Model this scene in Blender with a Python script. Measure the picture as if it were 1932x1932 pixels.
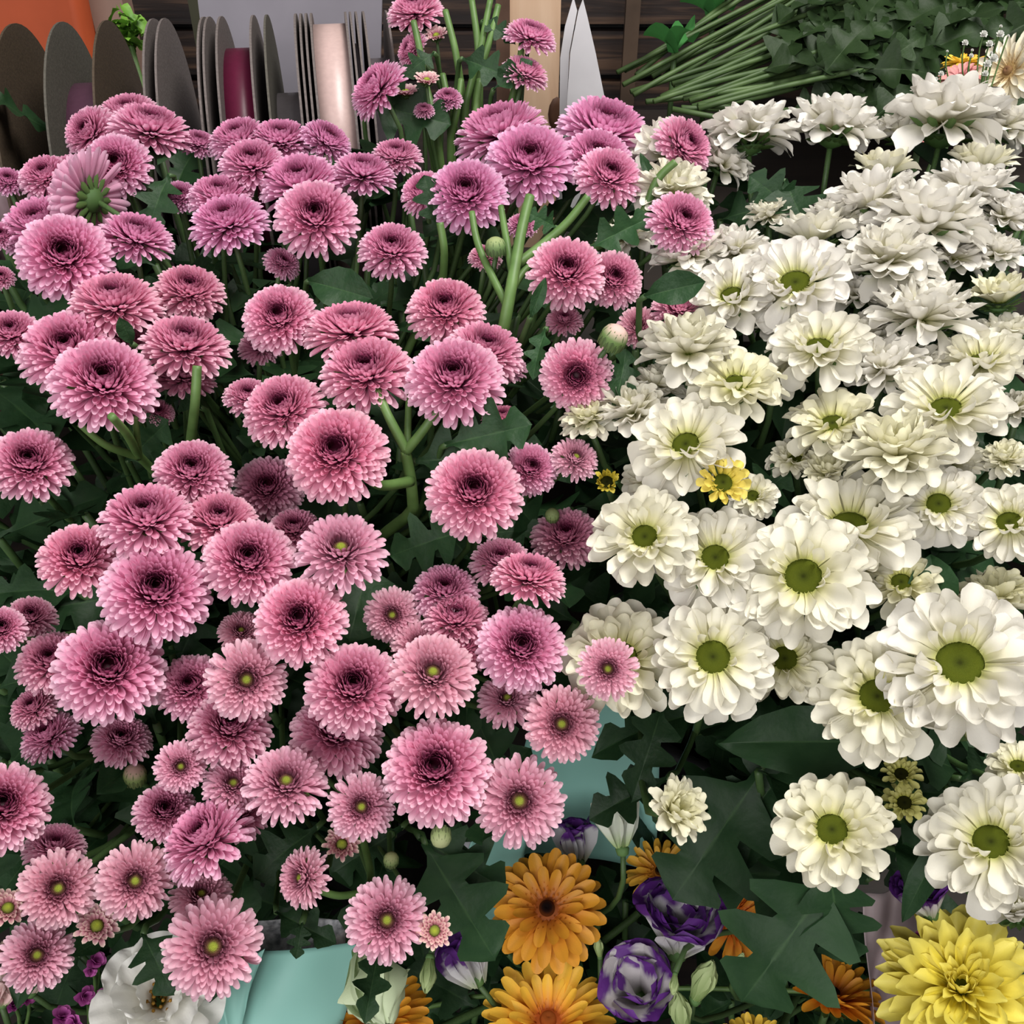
import bpy, math, random
import numpy as np
from mathutils import Vector, Matrix, Quaternion

for o in list(bpy.data.objects):
    bpy.data.objects.remove(o, do_unlink=True)
SC = bpy.context.scene
COL = SC.collection
random.seed(7)
RNG = np.random.RandomState(7)
R = math.radians

# ------------------------------------------------------------------ camera
PITCH = R(38.0)
CAM = Vector((0, 0, 1.55))
F = 1900.0
cd = bpy.data.cameras.new('camera')
cam = bpy.data.objects.new('camera', cd)
COL.objects.link(cam)
cam.location = CAM
cam.rotation_euler = (math.pi / 2 - PITCH, 0, 0)
cd.sensor_width = 36.0
cd.lens = F / 1932.0 * 36.0
cd.clip_start = 0.02
SC.camera = cam

# ------------------------------------------------------------------ light
world = bpy.data.worlds.new('world')
SC.world = world
world.use_nodes = True
bg = world.node_tree.nodes['Background']
bg.inputs[0].default_value = (1.0, 0.97, 0.95, 1)
bg.inputs[1].default_value = 0.26

def area(name, loc, target, size, energy, color):
    l = bpy.data.lights.new(name, 'AREA')
    l.shape = 'RECTANGLE'
    l.size, l.size_y = size
    l.energy = energy
    l.color = color
    o = bpy.data.objects.new(name, l)
    COL.objects.link(o)
    o.location = loc
    o.rotation_euler = (Vector(target) - Vector(loc)).to_track_quat('-Z', 'Y').to_euler()
    return o

# the open shop front behind the photographer, and an added overhead fill light
area('shop_front_daylight', (-0.9, -1.9, 2.7), (0, 0.45, 1.2), (2.4, 1.6), 52, (1.0, 0.97, 0.97))
area('overhead_fill_light', (0.6, 0.5, 3.1), (0.15, 0.55, 1.2), (1.2, 0.7), 42, (1.0, 0.97, 0.92))
SC.view_settings.view_transform = 'Standard'
SC.view_settings.look = 'None'
SC.view_settings.exposure = 0.45
SC.view_settings.gamma = 1.0
SC.view_settings.use_curve_mapping = False

# ------------------------------------------------------------------ geometry helpers
FWD = Vector((0, math.cos(PITCH), -math.sin(PITCH)))
UP = Vector((0, math.sin(PITCH), math.cos(PITCH)))
RIGHT = Vector((1, 0, 0))

def P(x, y, d):
    return CAM + RIGHT * ((x - 966) / F * d) + UP * ((966 - y) / F * d) + FWD * d

def project(p):
    q = p - CAM
    d = q.dot(FWD)
    return 966 + q.dot(RIGHT) / d * F, 966 - q.dot(UP) / d * F, d

_DY = [-50, 0, 200, 450, 700, 1000, 1400, 1800, 2000]
_DD = [.76, .74, .66, .57, .51, .475, .46, .465, .47]
def surf(y):
    return float(np.interp(y, _DY, _DD))

def facing(pt, cos_t, phi):
    v = (CAM - pt).normalized()
    r = (RIGHT - v * RIGHT.dot(v)).normalized()
    u = v.cross(r)
    s = math.sqrt(max(0, 1 - cos_t * cos_t))
    return (v * cos_t + (r * math.cos(R(phi)) + u * math.sin(R(phi))) * s).normalized()

def link(name, data, parent=None, mat=None):
    o = bpy.data.objects.new(name, data)
    COL.objects.link(o)
    if parent is not None:
        o.parent = parent
    if mat is not None and data is not None and not data.materials:
        data.materials.append(mat)
    return o

def tag(o, label=None, cat=None, group=None, kind=None):
    if label: o['label'] = label
    if cat: o['category'] = cat
    if group: o['group'] = group
    if kind: o['kind'] = kind
    return o

def empty(name, label, cat, group=None, loc=(0, 0, 0)):
    o = bpy.data.objects.new(name, None)
    o.empty_display_size = 0.01
    COL.objects.link(o)
    o.location = loc
    return tag(o, label, cat, group)

def mesh(name, verts, faces, cols=None, smooth=True, mat=None):
    m = bpy.data.meshes.new(name)
    m.from_pydata([tuple(v) for v in verts], [], faces)
    if cols is not None:
        a = m.color_attributes.new('Col', 'FLOAT_COLOR', 'POINT')
        c = np.ones((len(verts), 4), dtype=np.float32)
        c[:, :3] = np.asarray(cols, dtype=np.float32)
        a.data.foreach_set('color', c.ravel())
    if smooth:
        m.polygons.foreach_set('use_smooth', [True] * len(m.polygons))
    if mat is not None:
        m.materials.append(mat)
    m.update()
    return m

class MB:
    def __init__(s):
        s.v, s.f, s.c = [], [], []
    def add(s, v, f, c=None):
        n = len(s.v)
        s.v += [tuple(p) for p in v]
        s.f += [tuple(i + n for i in q) for q in f]
        if c is not None:
            s.c += [tuple(q) for q in c]
    def build(s, name, mat=None, smooth=True):
        return mesh(name, s.v, s.f, s.c if s.c else None, smooth, mat)

def box_vf(x0, x1, y0, y1, z0, z1):
    v = [(x0,y0,z0),(x1,y0,z0),(x1,y1,z0),(x0,y1,z0),(x0,y0,z1),(x1,y0,z1),(x1,y1,z1),(x0,y1,z1)]
    f = [(0,3,2,1),(4,5,6,7),(0,1,5,4),(1,2,6,5),(2,3,7,6),(3,0,4,7)]
    return v, f

def bez(p0, p1, p2, p3, n):
    out = []
    for i in range(n + 1):
        t = i / n
        a = 1 - t
        out.append(p0 * a**3 + p1 * (3 * a * a * t) + p2 * (3 * a * t * t) + p3 * t**3)
    return out

def tube(path, radii, sides=6, cap=True):
    v, f = [], []
    n = len(path)
    ref = Vector((0.31, 0.87, 0.38))
    for i, p in enumerate(path):
        t = (path[min(i + 1, n - 1)] - path[max(i - 1, 0)]).normalized()
        a = t.cross(ref)
        if a.length < 1e-4: a = t.cross(Vector((1, 0, 0)))
        a.normalize()
        b = t.cross(a)
        r = radii[i] if hasattr(radii, '__len__') else radii
        for k in range(sides):
            w = 2 * math.pi * k / sides
            v.append(p + a * (r * math.cos(w)) + b * (r * math.sin(w)))
    for i in range(n - 1):
        for k in range(sides):
            k2 = (k + 1) % sides
            f.append((i*sides+k, i*sides+k2, (i+1)*sides+k2, (i+1)*sides+k))
    if cap:
        f.append(tuple(range(sides))[::-1])
        f.append(tuple((n-1)*sides + k for k in range(sides)))
    return v, f

def lathe(profile, n=24, bottom=True):
    v, f = [], []
    for r, z in profile:
        for k in range(n):
            w = 2 * math.pi * k / n
            v.append((r * math.cos(w), r * math.sin(w), z))
    m = len(profile)
    for i in range(m - 1):
        for k in range(n):
            k2 = (k + 1) % n
            f.append((i*n+k, i*n+k2, (i+1)*n+k2, (i+1)*n+k))
    f.append(tuple((m-1)*n + k for k in range(n)))
    if bottom: f.append(tuple(range(n))[::-1])
    return v, f

def lerp(a, b, t):
    return tuple(np.asarray(a) * (1 - t) + np.asarray(b) * t)

def ramp(stops, t):
    for (t0, c0), (t1, c1) in zip(stops, stops[1:]):
        if t <= t1:
            k = 0 if t1 == t0 else max(0, (t - t0) / (t1 - t0))
            return np.asarray(c0) * (1 - k) + np.asarray(c1) * k
    return np.asarray(stops[-1][1])

# ------------------------------------------------------------------ materials
def nodes(name):
    m = bpy.data.materials.new(name)
    m.use_nodes = True
    nt = m.node_tree
    b = nt.nodes['Principled BSDF']
    return m, nt, b

def noise(nt, scale, detail=4, coord='Object', vec_scale=None):
    tc = nt.nodes.new('ShaderNodeTexCoord')
    n = nt.nodes.new('ShaderNodeTexNoise')
    n.inputs['Scale'].default_value = scale
    n.inputs['Detail'].default_value = detail
    if vec_scale:
        mp = nt.nodes.new('ShaderNodeMapping')
        mp.inputs['Scale'].default_value = vec_scale
        nt.links.new(tc.outputs[coord], mp.inputs[0])
        nt.links.new(mp.outputs[0], n.inputs['Vector'])
    else:
        nt.links.new(tc.outputs[coord], n.inputs['Vector'])
    return n

def bump(nt, b, src, strength, dist):
    bp = nt.nodes.new('ShaderNodeBump')
    bp.inputs['Strength'].default_value = strength
    bp.inputs['Distance'].default_value = dist
    nt.links.new(src, bp.inputs['Height'])
    nt.links.new(bp.outputs[0], b.inputs['Normal'])

def petal_mat(name, rough=0.55, trans=0.25, bump_s=0.25, scale=40, spec=0.35):
    m, nt, b = nodes(name)
    at = nt.nodes.new('ShaderNodeVertexColor'); at.layer_name = 'Col'
    oi = nt.nodes.new('ShaderNodeObjectInfo')
    mx = nt.nodes.new('ShaderNodeMix'); mx.data_type = 'RGBA'; mx.blend_type = 'MULTIPLY'
    mx.inputs['Factor'].default_value = 1
    nt.links.new(at.outputs[0], mx.inputs['A'])
    nt.links.new(oi.outputs['Color'], mx.inputs['B'])
    col = mx.outputs['Result']
    nt.links.new(col, b.inputs['Base Color'])
    b.inputs['Roughness'].default_value = rough
    b.inputs['Specular IOR Level'].default_value = spec
    if bump_s:
        nz = noise(nt, scale, 3)
        bump(nt, b, nz.outputs[0], bump_s, 0.001)
    if trans:
        tr = nt.nodes.new('ShaderNodeBsdfTranslucent')
        nt.links.new(col, tr.inputs[0])
        ms = nt.nodes.new('ShaderNodeMixShader')
        ms.inputs[0].default_value = trans
        out = nt.nodes['Material Output']
        nt.links.new(b.outputs[0], ms.inputs[1])
        nt.links.new(tr.outputs[0], ms.inputs[2])
        nt.links.new(ms.outputs[0], out.inputs[0])
    return m

def noisy_mat(name, c1, c2, scale=20, rough=0.6, bump_s=0.2, dist=0.001, vec_scale=None, spec=0.4, detail=4):
    m, nt, b = nodes(name)
    nz = noise(nt, scale, detail, vec_scale=vec_scale)
    cr = nt.nodes.new('ShaderNodeValToRGB')
    cr.color_ramp.elements[0].position = 0.3
    cr.color_ramp.elements[1].position = 0.7
    cr.color_ramp.elements[0].color = (*c1, 1)
    cr.color_ramp.elements[1].color = (*c2, 1)
    nt.links.new(nz.outputs[0], cr.inputs[0])
    nt.links.new(cr.outputs[0], b.inputs['Base Color'])
    b.inputs['Roughness'].default_value = rough
    b.inputs['Specular IOR Level'].default_value = spec
    if bump_s: bump(nt, b, nz.outputs[0], bump_s, dist)
    return m

M_PINK = petal_mat('pink_petal', 0.45, 0.42, 0.15)
M_WHITE = petal_mat('white_petal', 0.55, 0.28, 0.12, 30)
M_LEAF = petal_mat('leaf', 0.5, 0.12, 0.4, 14, 0.18)
M_GER = petal_mat('gerbera_petal', 0.5, 0.2, 0.15)
M_LIS = petal_mat('lisianthus_petal', 0.55, 0.25, 0.2, 60)
M_DISC = petal_mat('flower_disc', 0.85, 0.0, 0.9, 40, 0.05)
M_STEM = noisy_mat('green_stem', (.055, .11, .026), (.11, .20, .055), 60, .5, .15)
M_FSTEM = noisy_mat('flower_stem', (.028, .062, .016), (.065, .12, .036), 60, .5, .15)
M_STEMDK = noisy_mat('dark_green_stem', (.026, .060, .016), (.06, .115, .034), 50, .5, .15)
M_CALYX = petal_mat('calyx_green', 0.5, 0.1, 0.3, 300)
M_CARD = noisy_mat('grey_cardboard', (.085, .070, .066), (.12, .10, .095), 500, .75, .3)
M_CARDBR = noisy_mat('brown_cardboard', (.035, .022, .012), (.055, .036, .02), 500, .75, .3)
M_CARDOL = noisy_mat('olive_cardboard', (.05, .046, .036), (.075, .068, .055), 500, .75, .3)
M_MINT = noisy_mat('mint_paper', (.215, .46, .40), (.245, .50, .435), 12, .55, .1)
M_BLACK = noisy_mat('black_bucket', (.012, .012, .013), (.02, .02, .022), 30, .5, .1)
M_DARKWOOD = noisy_mat('counter_wood', (.008, .006, .005), (.018, .012, .009), 8, .6, .3, vec_scale=(1, 8, 8))

def wood_mat(name, dark, mid, light, scale, vs, rough=.6):
    m, nt, b = nodes(name)
    tc = nt.nodes.new('ShaderNodeTexCoord')
    oi = nt.nodes.new('ShaderNodeObjectInfo')
    add = nt.nodes.new('ShaderNodeVectorMath'); add.operation = 'ADD'
    sc = nt.nodes.new('ShaderNodeVectorMath'); sc.operation = 'SCALE'; sc.inputs[3].default_value = 3.7
    cmb = nt.nodes.new('ShaderNodeCombineXYZ')
    for k in range(3): nt.links.new(oi.outputs['Random'], cmb.inputs[k])
    nt.links.new(cmb.outputs[0], sc.inputs[0])
    nt.links.new(tc.outputs['Object'], add.inputs[0]); nt.links.new(sc.outputs[0], add.inputs[1])
    mp = nt.nodes.new('ShaderNodeMapping'); mp.inputs['Scale'].default_value = vs
    nt.links.new(add.outputs[0], mp.inputs[0])
    n1 = nt.nodes.new('ShaderNodeTexNoise'); n1.inputs['Scale'].default_value = scale
    n1.inputs['Detail'].default_value = 5; n1.inputs['Distortion'].default_value = 0.6
    nt.links.new(mp.outputs[0], n1.inputs['Vector'])
    cr = nt.nodes.new('ShaderNodeValToRGB')
    e = cr.color_ramp.elements
    e[0].position, e[0].color = .36, (*dark, 1)
    e[1].position, e[1].color = .64, (*light, 1)
    k = e.new(.5); k.color = (*mid, 1)
    nt.links.new(n1.outputs[0], cr.inputs[0])
    nt.links.new(cr.outputs[0], b.inputs['Base Color'])
    b.inputs['Roughness'].default_value = rough
    bump(nt, b, n1.outputs[0], .35, .002)
    return m
M_BURNT = wood_mat('burnt_plank', (.006, .003, .003), (.016, .008, .006), (.080, .044, .026), 14, (.35, 2, 5.5))
M_POST = wood_mat('pale_post', (.46, .29, .18), (.56, .38, .25), (.62, .44, .30), 9, (4, 4, .35))

def plain(name, c, rough=.6, spec=.4, b_s=.1):
    return noisy_mat(name, tuple(x * .93 for x in c), tuple(min(1, x * 1.06) for x in c), 25, rough, b_s, spec=spec)

# ------------------------------------------------------------------ petals and leaves
def petal_grid(L, W, prof, nl, nw, e0=0, bend=0, cup=0, ruffle=0, twist=0, colf=None, seed=0, tipcurl=0, wavef=3, rnd=.22):
    """a petal along +x, width along y; e0 start elevation (deg), bend total change of elevation"""
    rng = random.Random(seed)
    ph = rng.random() * 6
    v, f, c = [], [], []
    x = z = 0.0
    for i in range(nl + 1):
        t = i / nl
        ang = R(e0 + bend * t + tipcurl * max(0, t - .6) / .4)
        if i:
            x += L / nl * math.cos(ang)
            z += L / nl * math.sin(ang)
        w = W * .5 * np.interp(t, prof[0], prof[1])
        nx, nz = -math.sin(ang), math.cos(ang)
        tw = R(twist) * t
        for j in range(nw + 1):
            s = 2 * j / nw - 1
            h = cup * w * s * s + ruffle * W * math.sin(wavef * s + ph + 4 * t) * (t ** 1.5) * (.35 + abs(s))
            yy = w * s * math.cos(tw)
            h += w * s * math.sin(tw)
            # rounded tip
            back = (1 - math.sqrt(max(0, 1 - (s * .98) ** 2))) * W * rnd * (t ** 4)
            v.append((x + nx * h - back * math.cos(ang), yy, z + nz * h - back * math.sin(ang)))
            c.append(colf(t, s) if colf else (1, 1, 1))
    for i in range(nl):
        for j in range(nw):
            a = i * (nw + 1) + j
            f.append((a, a + 1, a + nw + 2, a + nw + 1))
    return v, f, c

def xform(v, M):
    a = np.asarray(v)
    m = np.asarray(M)
    return a @ m[:3, :3].T + m[:3, 3]

def Mz(az, el=0, roll=0, loc=(0, 0, 0), s=1.0):
    return (Matrix.Translation(loc) @ Matrix.Rotation(az, 4, 'Z') @ Matrix.Rotation(-el, 4, 'Y')
            @ Matrix.Rotation(roll, 4, 'X') @ Matrix.Scale(s, 4))

SPOON = ([0, .15, .5, .78, .92, 1], [.28, .42, .78, 1, .95, .74])
BROAD = ([0, .12, .4, .7, .88, .96, 1], [.34, .50, .84, 1, .96, .86, .70])
POINT = ([0, .2, .55, .8, .94, 1], [.4, .62, 1, .82, .42, .12])

GA = math.pi * (3 - math.sqrt(5))

CR = (.075, .004, .022); DPK = (.42, .080, .19); PK = (.77, .33, .485); PALE = (.85, .55, .655); TIP = (.90, .74, .79)

def pink_head(seed, N=270, u_eye=.10, green=False, flat=0.0, pale=0.0):
    rng = random.Random(seed)
    pet, eye = MB(), MB()
    for i in range(N):
        u = (i + .5) / N
        az = i * GA + rng.uniform(-.12, .12)
        e = 74 * (1 - u ** .78) - 15 * u + rng.uniform(-5, 5)
        e = e * (1 - .35 * flat) - flat * 4
        L = (.36 + .62 * u ** .68) * rng.uniform(.965, 1.02)
        W = .105 + .060 * u
        bend = 28 * (1 - u) - 4
        fade = rng.uniform(-.05, .05)
        if green:
            c0, c1, c2, c3 = (.12, .03, .045), (.36, .10, .17), (.72, .36, .46), (.85, .60, .66)
            kk = .33
        else:
            c0, c1, c2, c3 = CR, DPK, PK, PALE
            kk = .33
        def colf(t, s, u=u, fade=fade):
            # radius reached by this bit of petal decides how far the crimson eye bleeds
            rr = .1 + L * t * math.cos(R(e))
            inner = ramp([(0, c0), (kk * .60, c0), (kk, c1), (kk + .20, c2), (1.2, lerp(c2, c3, .5))], rr)
            tipc = np.asarray(lerp(c2, c3, .75 if u > .5 else .35))
            k = max(0, (t - .72) / .28) * (.25 + .65 * u) * (1 if rr > kk else .15)
            col = inner * (1 - k) + tipc * k
            if t > .93 and u > .55: col = col * .6 + np.asarray(TIP) * .4  # pale tips, with their glossy highlight mixed into the colour
            col = col * (1 - pale) + np.asarray((.80, .47, .57)) * pale * (1 if rr > kk else .2) + col * pale * (0 if rr > kk else .8)
            return np.clip(col * (1 + fade), 0, 1)
        v, f, c = petal_grid(L, W, SPOON, 6, 4, 0, bend, .55, 0, rng.uniform(-9, 9), colf, seed * 1000 + i, tipcurl=22 * (1 - u) + 6, rnd=.42)
        M = Mz(az, R(e), 0, (.10 * math.cos(az), .10 * math.sin(az), -.08))
        (eye if u < u_eye else pet).add(xform(v, M), f, c)
    for mb in (pet, eye):
        mb.v = [tuple(np.asarray(p) / 1.04) for p in mb.v]
    if not green:
        v, f = lathe([(.22, -.10), (.20, .0), (.12, .05), (.03, .06)], 14)
        eye.add(v, f, [CR] * len(v))
    if green:
        eye = MB()
        v, f = lathe([(.20, -.02), (.19, .05), (.14, .09), (.10, .11), (.07, .13), (.02, .125)], 16)
        cols = []
        for p in v:
            r = math.hypot(p[0], p[1])
            cols.append(ramp([(0, (.26, .31, .035)), (.075, (.20, .24, .035)), (.10, (.15, .11, .035)), (.14, (.12, .05, .04)), (.21, (.12, .035, .045))], r))
        eye.add(v, f, cols)
    return pet.build('pink_petals', M_PINK), eye.build('pink_eye', M_DISC if green else M_PINK)

def young_head(seed):
    """small half-open bloom: a cup of short pale petals around a green heart"""
    rng = random.Random(seed)
    pet, eye = MB(), MB()
    N = 46
    for i in range(N):
        u = (i + .5) / N
        az = i * GA
        e = 66 - 34 * u + rng.uniform(-6, 6)
        L = .45 + .45 * u
        def colf(t, s):
            return ramp([(0, (.30, .22, .10)), (.45, (.50, .20, .22)), (.75, (.68, .33, .40)), (.93, (.80, .62, .52)), (1, (.86, .74, .60))], t)
        v, f, c = petal_grid(L, .26, SPOON, 6, 2, 0, -18, .7, 0, rng.uniform(-10, 10), colf, seed * 77 + i)
        pet.add(xform(v, Mz(az, R(e), 0, (.22 * math.cos(az), .22 * math.sin(az), -.1))), f, c)
    v, f = lathe([(.30, -.1), (.28, .10), (.2, .2), (.1, .22), (.03, .2)], 14)
    eye.add(v, f, [ramp([(0, (.42, .48, .05)), (.12, (.30, .36, .045)), (.3, (.16, .17, .04))], math.hypot(p[0], p[1])) for p in v])
    return pet.build('young_petals', M_PINK), eye.build('young_eye', M_DISC)

def calyx_mesh(name, rad=.34, depth=.34, n=13, c0=(.055, .12, .03), c1=(.12, .20, .055)):
    mb = MB()
    v, f = lathe([(.05, -depth), (rad * .6, -depth * .8), (rad * .85, -depth * .45), (rad * .5, -.16)], 14)
    mb.add(v, f, [c0] * len(v))
    for k in range(n * 2):
        az = 2 * math.pi * k / n + (0.5 if k >= n else 0) * 2 * math.pi / n
        el = -8 if k < n else -28
        v, f, c = petal_grid(.46 if k < n else .36, .15, POINT, 5, 2, 0, 16, .5, 0, 0, lambda t, s: lerp(c0, c1, .4 * t + .4 * (1 - abs(s))))
        z = -depth * (.45 if k < n else .7)
        r0 = rad * (.75 if k < n else .5)
        mb.add(xform(v, Mz(az, R(el + 24), 0, (r0 * math.cos(az), r0 * math.sin(az), z))), f, c)
    return mb.build(name, M_CALYX)

PINKS = [pink_head(10 + k, 340 + 15 * (k % 3), .06, False, .12 * (k % 3)) for k in range(5)]
GREENS = [pink_head(30 + k, 200 + 8 * k, .04, True, .5, .26 + .10 * (k % 2)) for k in range(4)]
YOUNGS = [young_head(50 + k) for k in range(2)]
CALYX = calyx_mesh('calyx')

# white petals: a handful of shapes shared by every bloom
def wcol(base, mid, tip):
    return lambda t, s: ramp([(0, base), (.22, mid), (.62, tip), (1, tip)], t)
WT = (.745, .72, .665); WM = (.70, .67, .47); WB = (.48, .49, .16)
WP = []
for k in range(8):
    v, f, c = petal_grid(1, .46 + .06 * (k % 3), BROAD, 9, 6, 0, [-14, 8, -26, 14, -6, -34, 20, 0][k], [.42, .6, .3, .8, .5, .25, .7, .45][k],
                         [.03, .05, .06, .04, .08, .05, .03, .07][k], [-12, 10, 16, -8, 22, -18, 6, -4][k], wcol(WB, WM, WT), 200 + k, rnd=.40,
                         tipcurl=[-10, 18, -22, 25, 0, -30, 30, 8][k])
    WP.append(mesh('white_petal', v, f, c, True, M_WHITE))
SPW = ([0, .15, .35, .6, .8, .93, 1], [.34, .42, .56, .88, 1, .93, .74])
WPO = []
for k in range(8):
    v, f, c = petal_grid(1, .50 + .05 * (k % 3), SPW, 10, 6, 0, [-10, 6, -20, 12, -4, -26, 16, 0][k], [.6, .8, .5, .9, .7, .45, .85, .65][k],
                         [.02, .03, .04, .03, .05, .03, .02, .04][k], [-10, 8, 12, -8, 16, -12, 6, -4][k], wcol(WB, WM, WT), 240 + k, rnd=.27,
                         tipcurl=[-6, 20, -14, 28, 6, -20, 32, 12][k])
    WPO.append(mesh('white_petal', v, f, c, True, M_WHITE))
def disc_mesh(name, stops, prof=None, n=28, mat=None):
    v, f = lathe(prof or [(1, -.25), (1.0, 0), (.9, .22), (.65, .34), (.35, .36), (.14, .31), (.03, .24)], n)
    return mesh(name, v, f, [ramp(stops, math.hypot(p[0], p[1])) for p in v], True, mat or M_DISC)
WDISC = disc_mesh('white_disc', [(0, (.03, .035, .006)), (.10, (.04, .05, .007)), (.2, (.075, .095, .010)), (.8, (.092, .112, .010)), (1, (.08, .105, .012))])

def leaf_mesh(seed, W=.9, droop=.35, fold=.25, lobed=True, wave=.03, c0=(.008, .028, .010), c1=(.024, .058, .020)):
    rng = random.Random(seed)
    if lobed:
        prof = ([0, .10, .16, .24, .32, .38, .42, .46, .54, .61, .66, .70, .74, .81, .86, .90, .95, 1],
                [.03, .035, .08, .26, .38, .34, .13, .14, .34, .42, .36, .12, .13, .24, .25, .18, .11, 0.005])
    else:
        prof = ([0, .08, .2, .4, .6, .8, .93, 1], [.03, .05, .17, .27, .28, .20, .09, .005])
    ts = sorted(set(prof[0]) | {.05, .2, .28, .35, .5, .58, .78, .93, .97})
    v, f, c = [], [], []
    ph = rng.random() * 6
    cols = [-1, -.66, -.33, -.045, 0, .045, .33, .66, 1]
    for t in ts:
        w = np.interp(t, prof[0], prof[1]) * W
        for s in cols:
            y = w * s
            z = -droop * t * t + fold * abs(y) + wave * math.sin(9 * t + ph + (2 if s > 0 else 0)) * abs(s) * 1.3 + .012 * math.sin(20 * t) * abs(s)
            x = t + .10 * abs(s) * w * 1.2 * (1 - t)
            v.append((x, y, z))
            mid = 1 if s == 0 else 0
            c.append(lerp(c0, c1, 1.7 - .9 * t if mid else .25 + .25 * math.sin(13 * t + abs(s) * 3) ** 2))
    n = len(cols)
    for i in range(len(ts) - 1):
        for j in range(n - 1):
            a = i * n + j
            f.append((a, a + 1, a + n + 1, a + n))
    return mesh('leaf', v, f, c, True, M_LEAF)
LEAVES = [leaf_mesh(300 + k, [.85, .95, .8, 1.0, .75, .9][k], [.2, .4, .55, .1, .3, -.1][k], [.25, .1, .35, .2, .45, .15][k]) for k in range(6)]
NARROW = [leaf_mesh(330 + k, [.75, .9, .6][k], [.3, .1, .5][k], [.3, .45, .2][k], False) for k in range(3)]

# ------------------------------------------------------------------ structure
FLOOR_Z = 0.66
SHELF_Z = 1.15
WALL_Y = 1.40
v, f = box_vf(-1.6, 1.6, -.3, WALL_Y + .1, FLOOR_Z - .04, FLOOR_Z)
tag(link('floor', mesh('floor', v, f, None, False, M_DARKWOOD)), 'dark wooden stand floor under the flower buckets', kind='structure')
v, f = box_vf(-1.6, 1.6, WALL_Y, WALL_Y + .03, FLOOR_Z, 2.3)
wall = tag(link('wall_back', mesh('wall_back', v, f, None, False, M_BLACK)), 'dark back wall of burnt wooden boards', kind='structure')
# the boards of the back wall
zb = FLOOR_Z + .005
k = 0
board_meshes = {}
while zb < 2.2:
    h = [.052, .070, .060, .046][k % 4]
    if h not in board_meshes:
        vv, ff = box_vf(-1.6, 1.6, -.022, 0, 0, h)
        board_meshes[h] = mesh('plank', vv, ff, None, False, M_BURNT)
    o = link('plank', board_meshes[h], wall)
    o.location = (0, WALL_Y - .003 * (k % 2), zb)
    zb += h + .009
    k += 1

shelf = empty('wooden_shelf', 'dark wooden shelf board carrying the ribbon spools and cut stems', 'shelf')
v, f = box_vf(-1.5, 1.5, .74, WALL_Y - .025, SHELF_Z - .025, SHELF_Z)
link('board', mesh('board', v, f, None, False, M_DARKWOOD), shelf)
for x in (-1.35, 1.35):
    for y in (.78, 1.3):
        v, f = box_vf(x - .02, x + .02, y - .02, y + .02, FLOOR_Z, SHELF_Z - .025)
        link('leg', mesh('leg', v, f, None, False, M_DARKWOOD), shelf)

def bucket(label, cx, cy, r=.105, h=.30):
    t = empty('flower_bucket', label, 'bucket', None, (cx, cy, FLOOR_Z))
    prof = [(r * .74, 0), (r, h), (r * 1.05, h), (r * 1.05, h + .008), (r * .97, h + .008), (r * .95, h), (r * .70, .012)]
    v, f = lathe(prof, 32)
    link('wall', mesh('bucket', v, f, None, True, M_BLACK), t)
    v, f = lathe([(r * 1.02, h * .7), (r * 1.03, h * .72), (r * 1.03, h * .75), (r * .9, h * .76)], 32, False)
    link('rim', mesh('rim', v, f, None, True, M_BLACK), t)
    return t
BP = Vector((-.17, .55, FLOOR_Z)); BW = Vector((.19, .56, FLOOR_Z)); BT = Vector((-.035, .72, FLOOR_Z))
bucket('black plastic bucket holding the pink chrysanthemums', BP.x, BP.y, .12)
bucket('black plastic bucket holding the white chrysanthemums', BW.x, BW.y, .12)

# ------------------------------------------------------------------ stems
def stem_path(p0, n, base, rng, reach=.05, spread=.075, bottom=.10):
    b = base + Vector((rng.uniform(-1, 1) * spread * .7, rng.uniform(-1, 1) * spread * .7, bottom))
    low = base.y < .45
    if low: spread *= .5
    b = base + Vector((rng.uniform(-1, 1) * spread * .5, rng.uniform(-1, 1) * spread * .5, .02)) if low else b
    top = base + Vector((rng.uniform(-spread, spread), rng.uniform(-spread, spread), .15 if low else .34))
    return bez(p0, p0 - n * reach, top + Vector((0, 0, .05)), top, 9) + [b]

def stem_part(parent, p0, n, base, rng, r=.0021, mat=None, reach=.05):
    path = stem_path(p0, n, base, rng, reach)
    inv = parent.matrix_basis.inverted()
    v, f = tube(path, [r * (.85 + .35 * i / len(path)) for i in range(len(path))], 6)
    v = [inv @ p for p in v]
    return link('stem', mesh('stem', v, f, None, True, mat or M_FSTEM), parent)

def place(o, pt, n, rad, spin):
    q = n.to_track_quat('Z', 'Y') @ Quaternion((0, 0, 1), spin)
    o.matrix_basis = Matrix.LocRotScale(pt, q, Vector((rad, rad, rad)))

def tilt_from(r, thick=14):
    if r < 0:
        return r
    th = math.acos(min(1, r)) + R(thick) * (1 - r) / .65
    return math.cos(min(th, R(97)))

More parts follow.
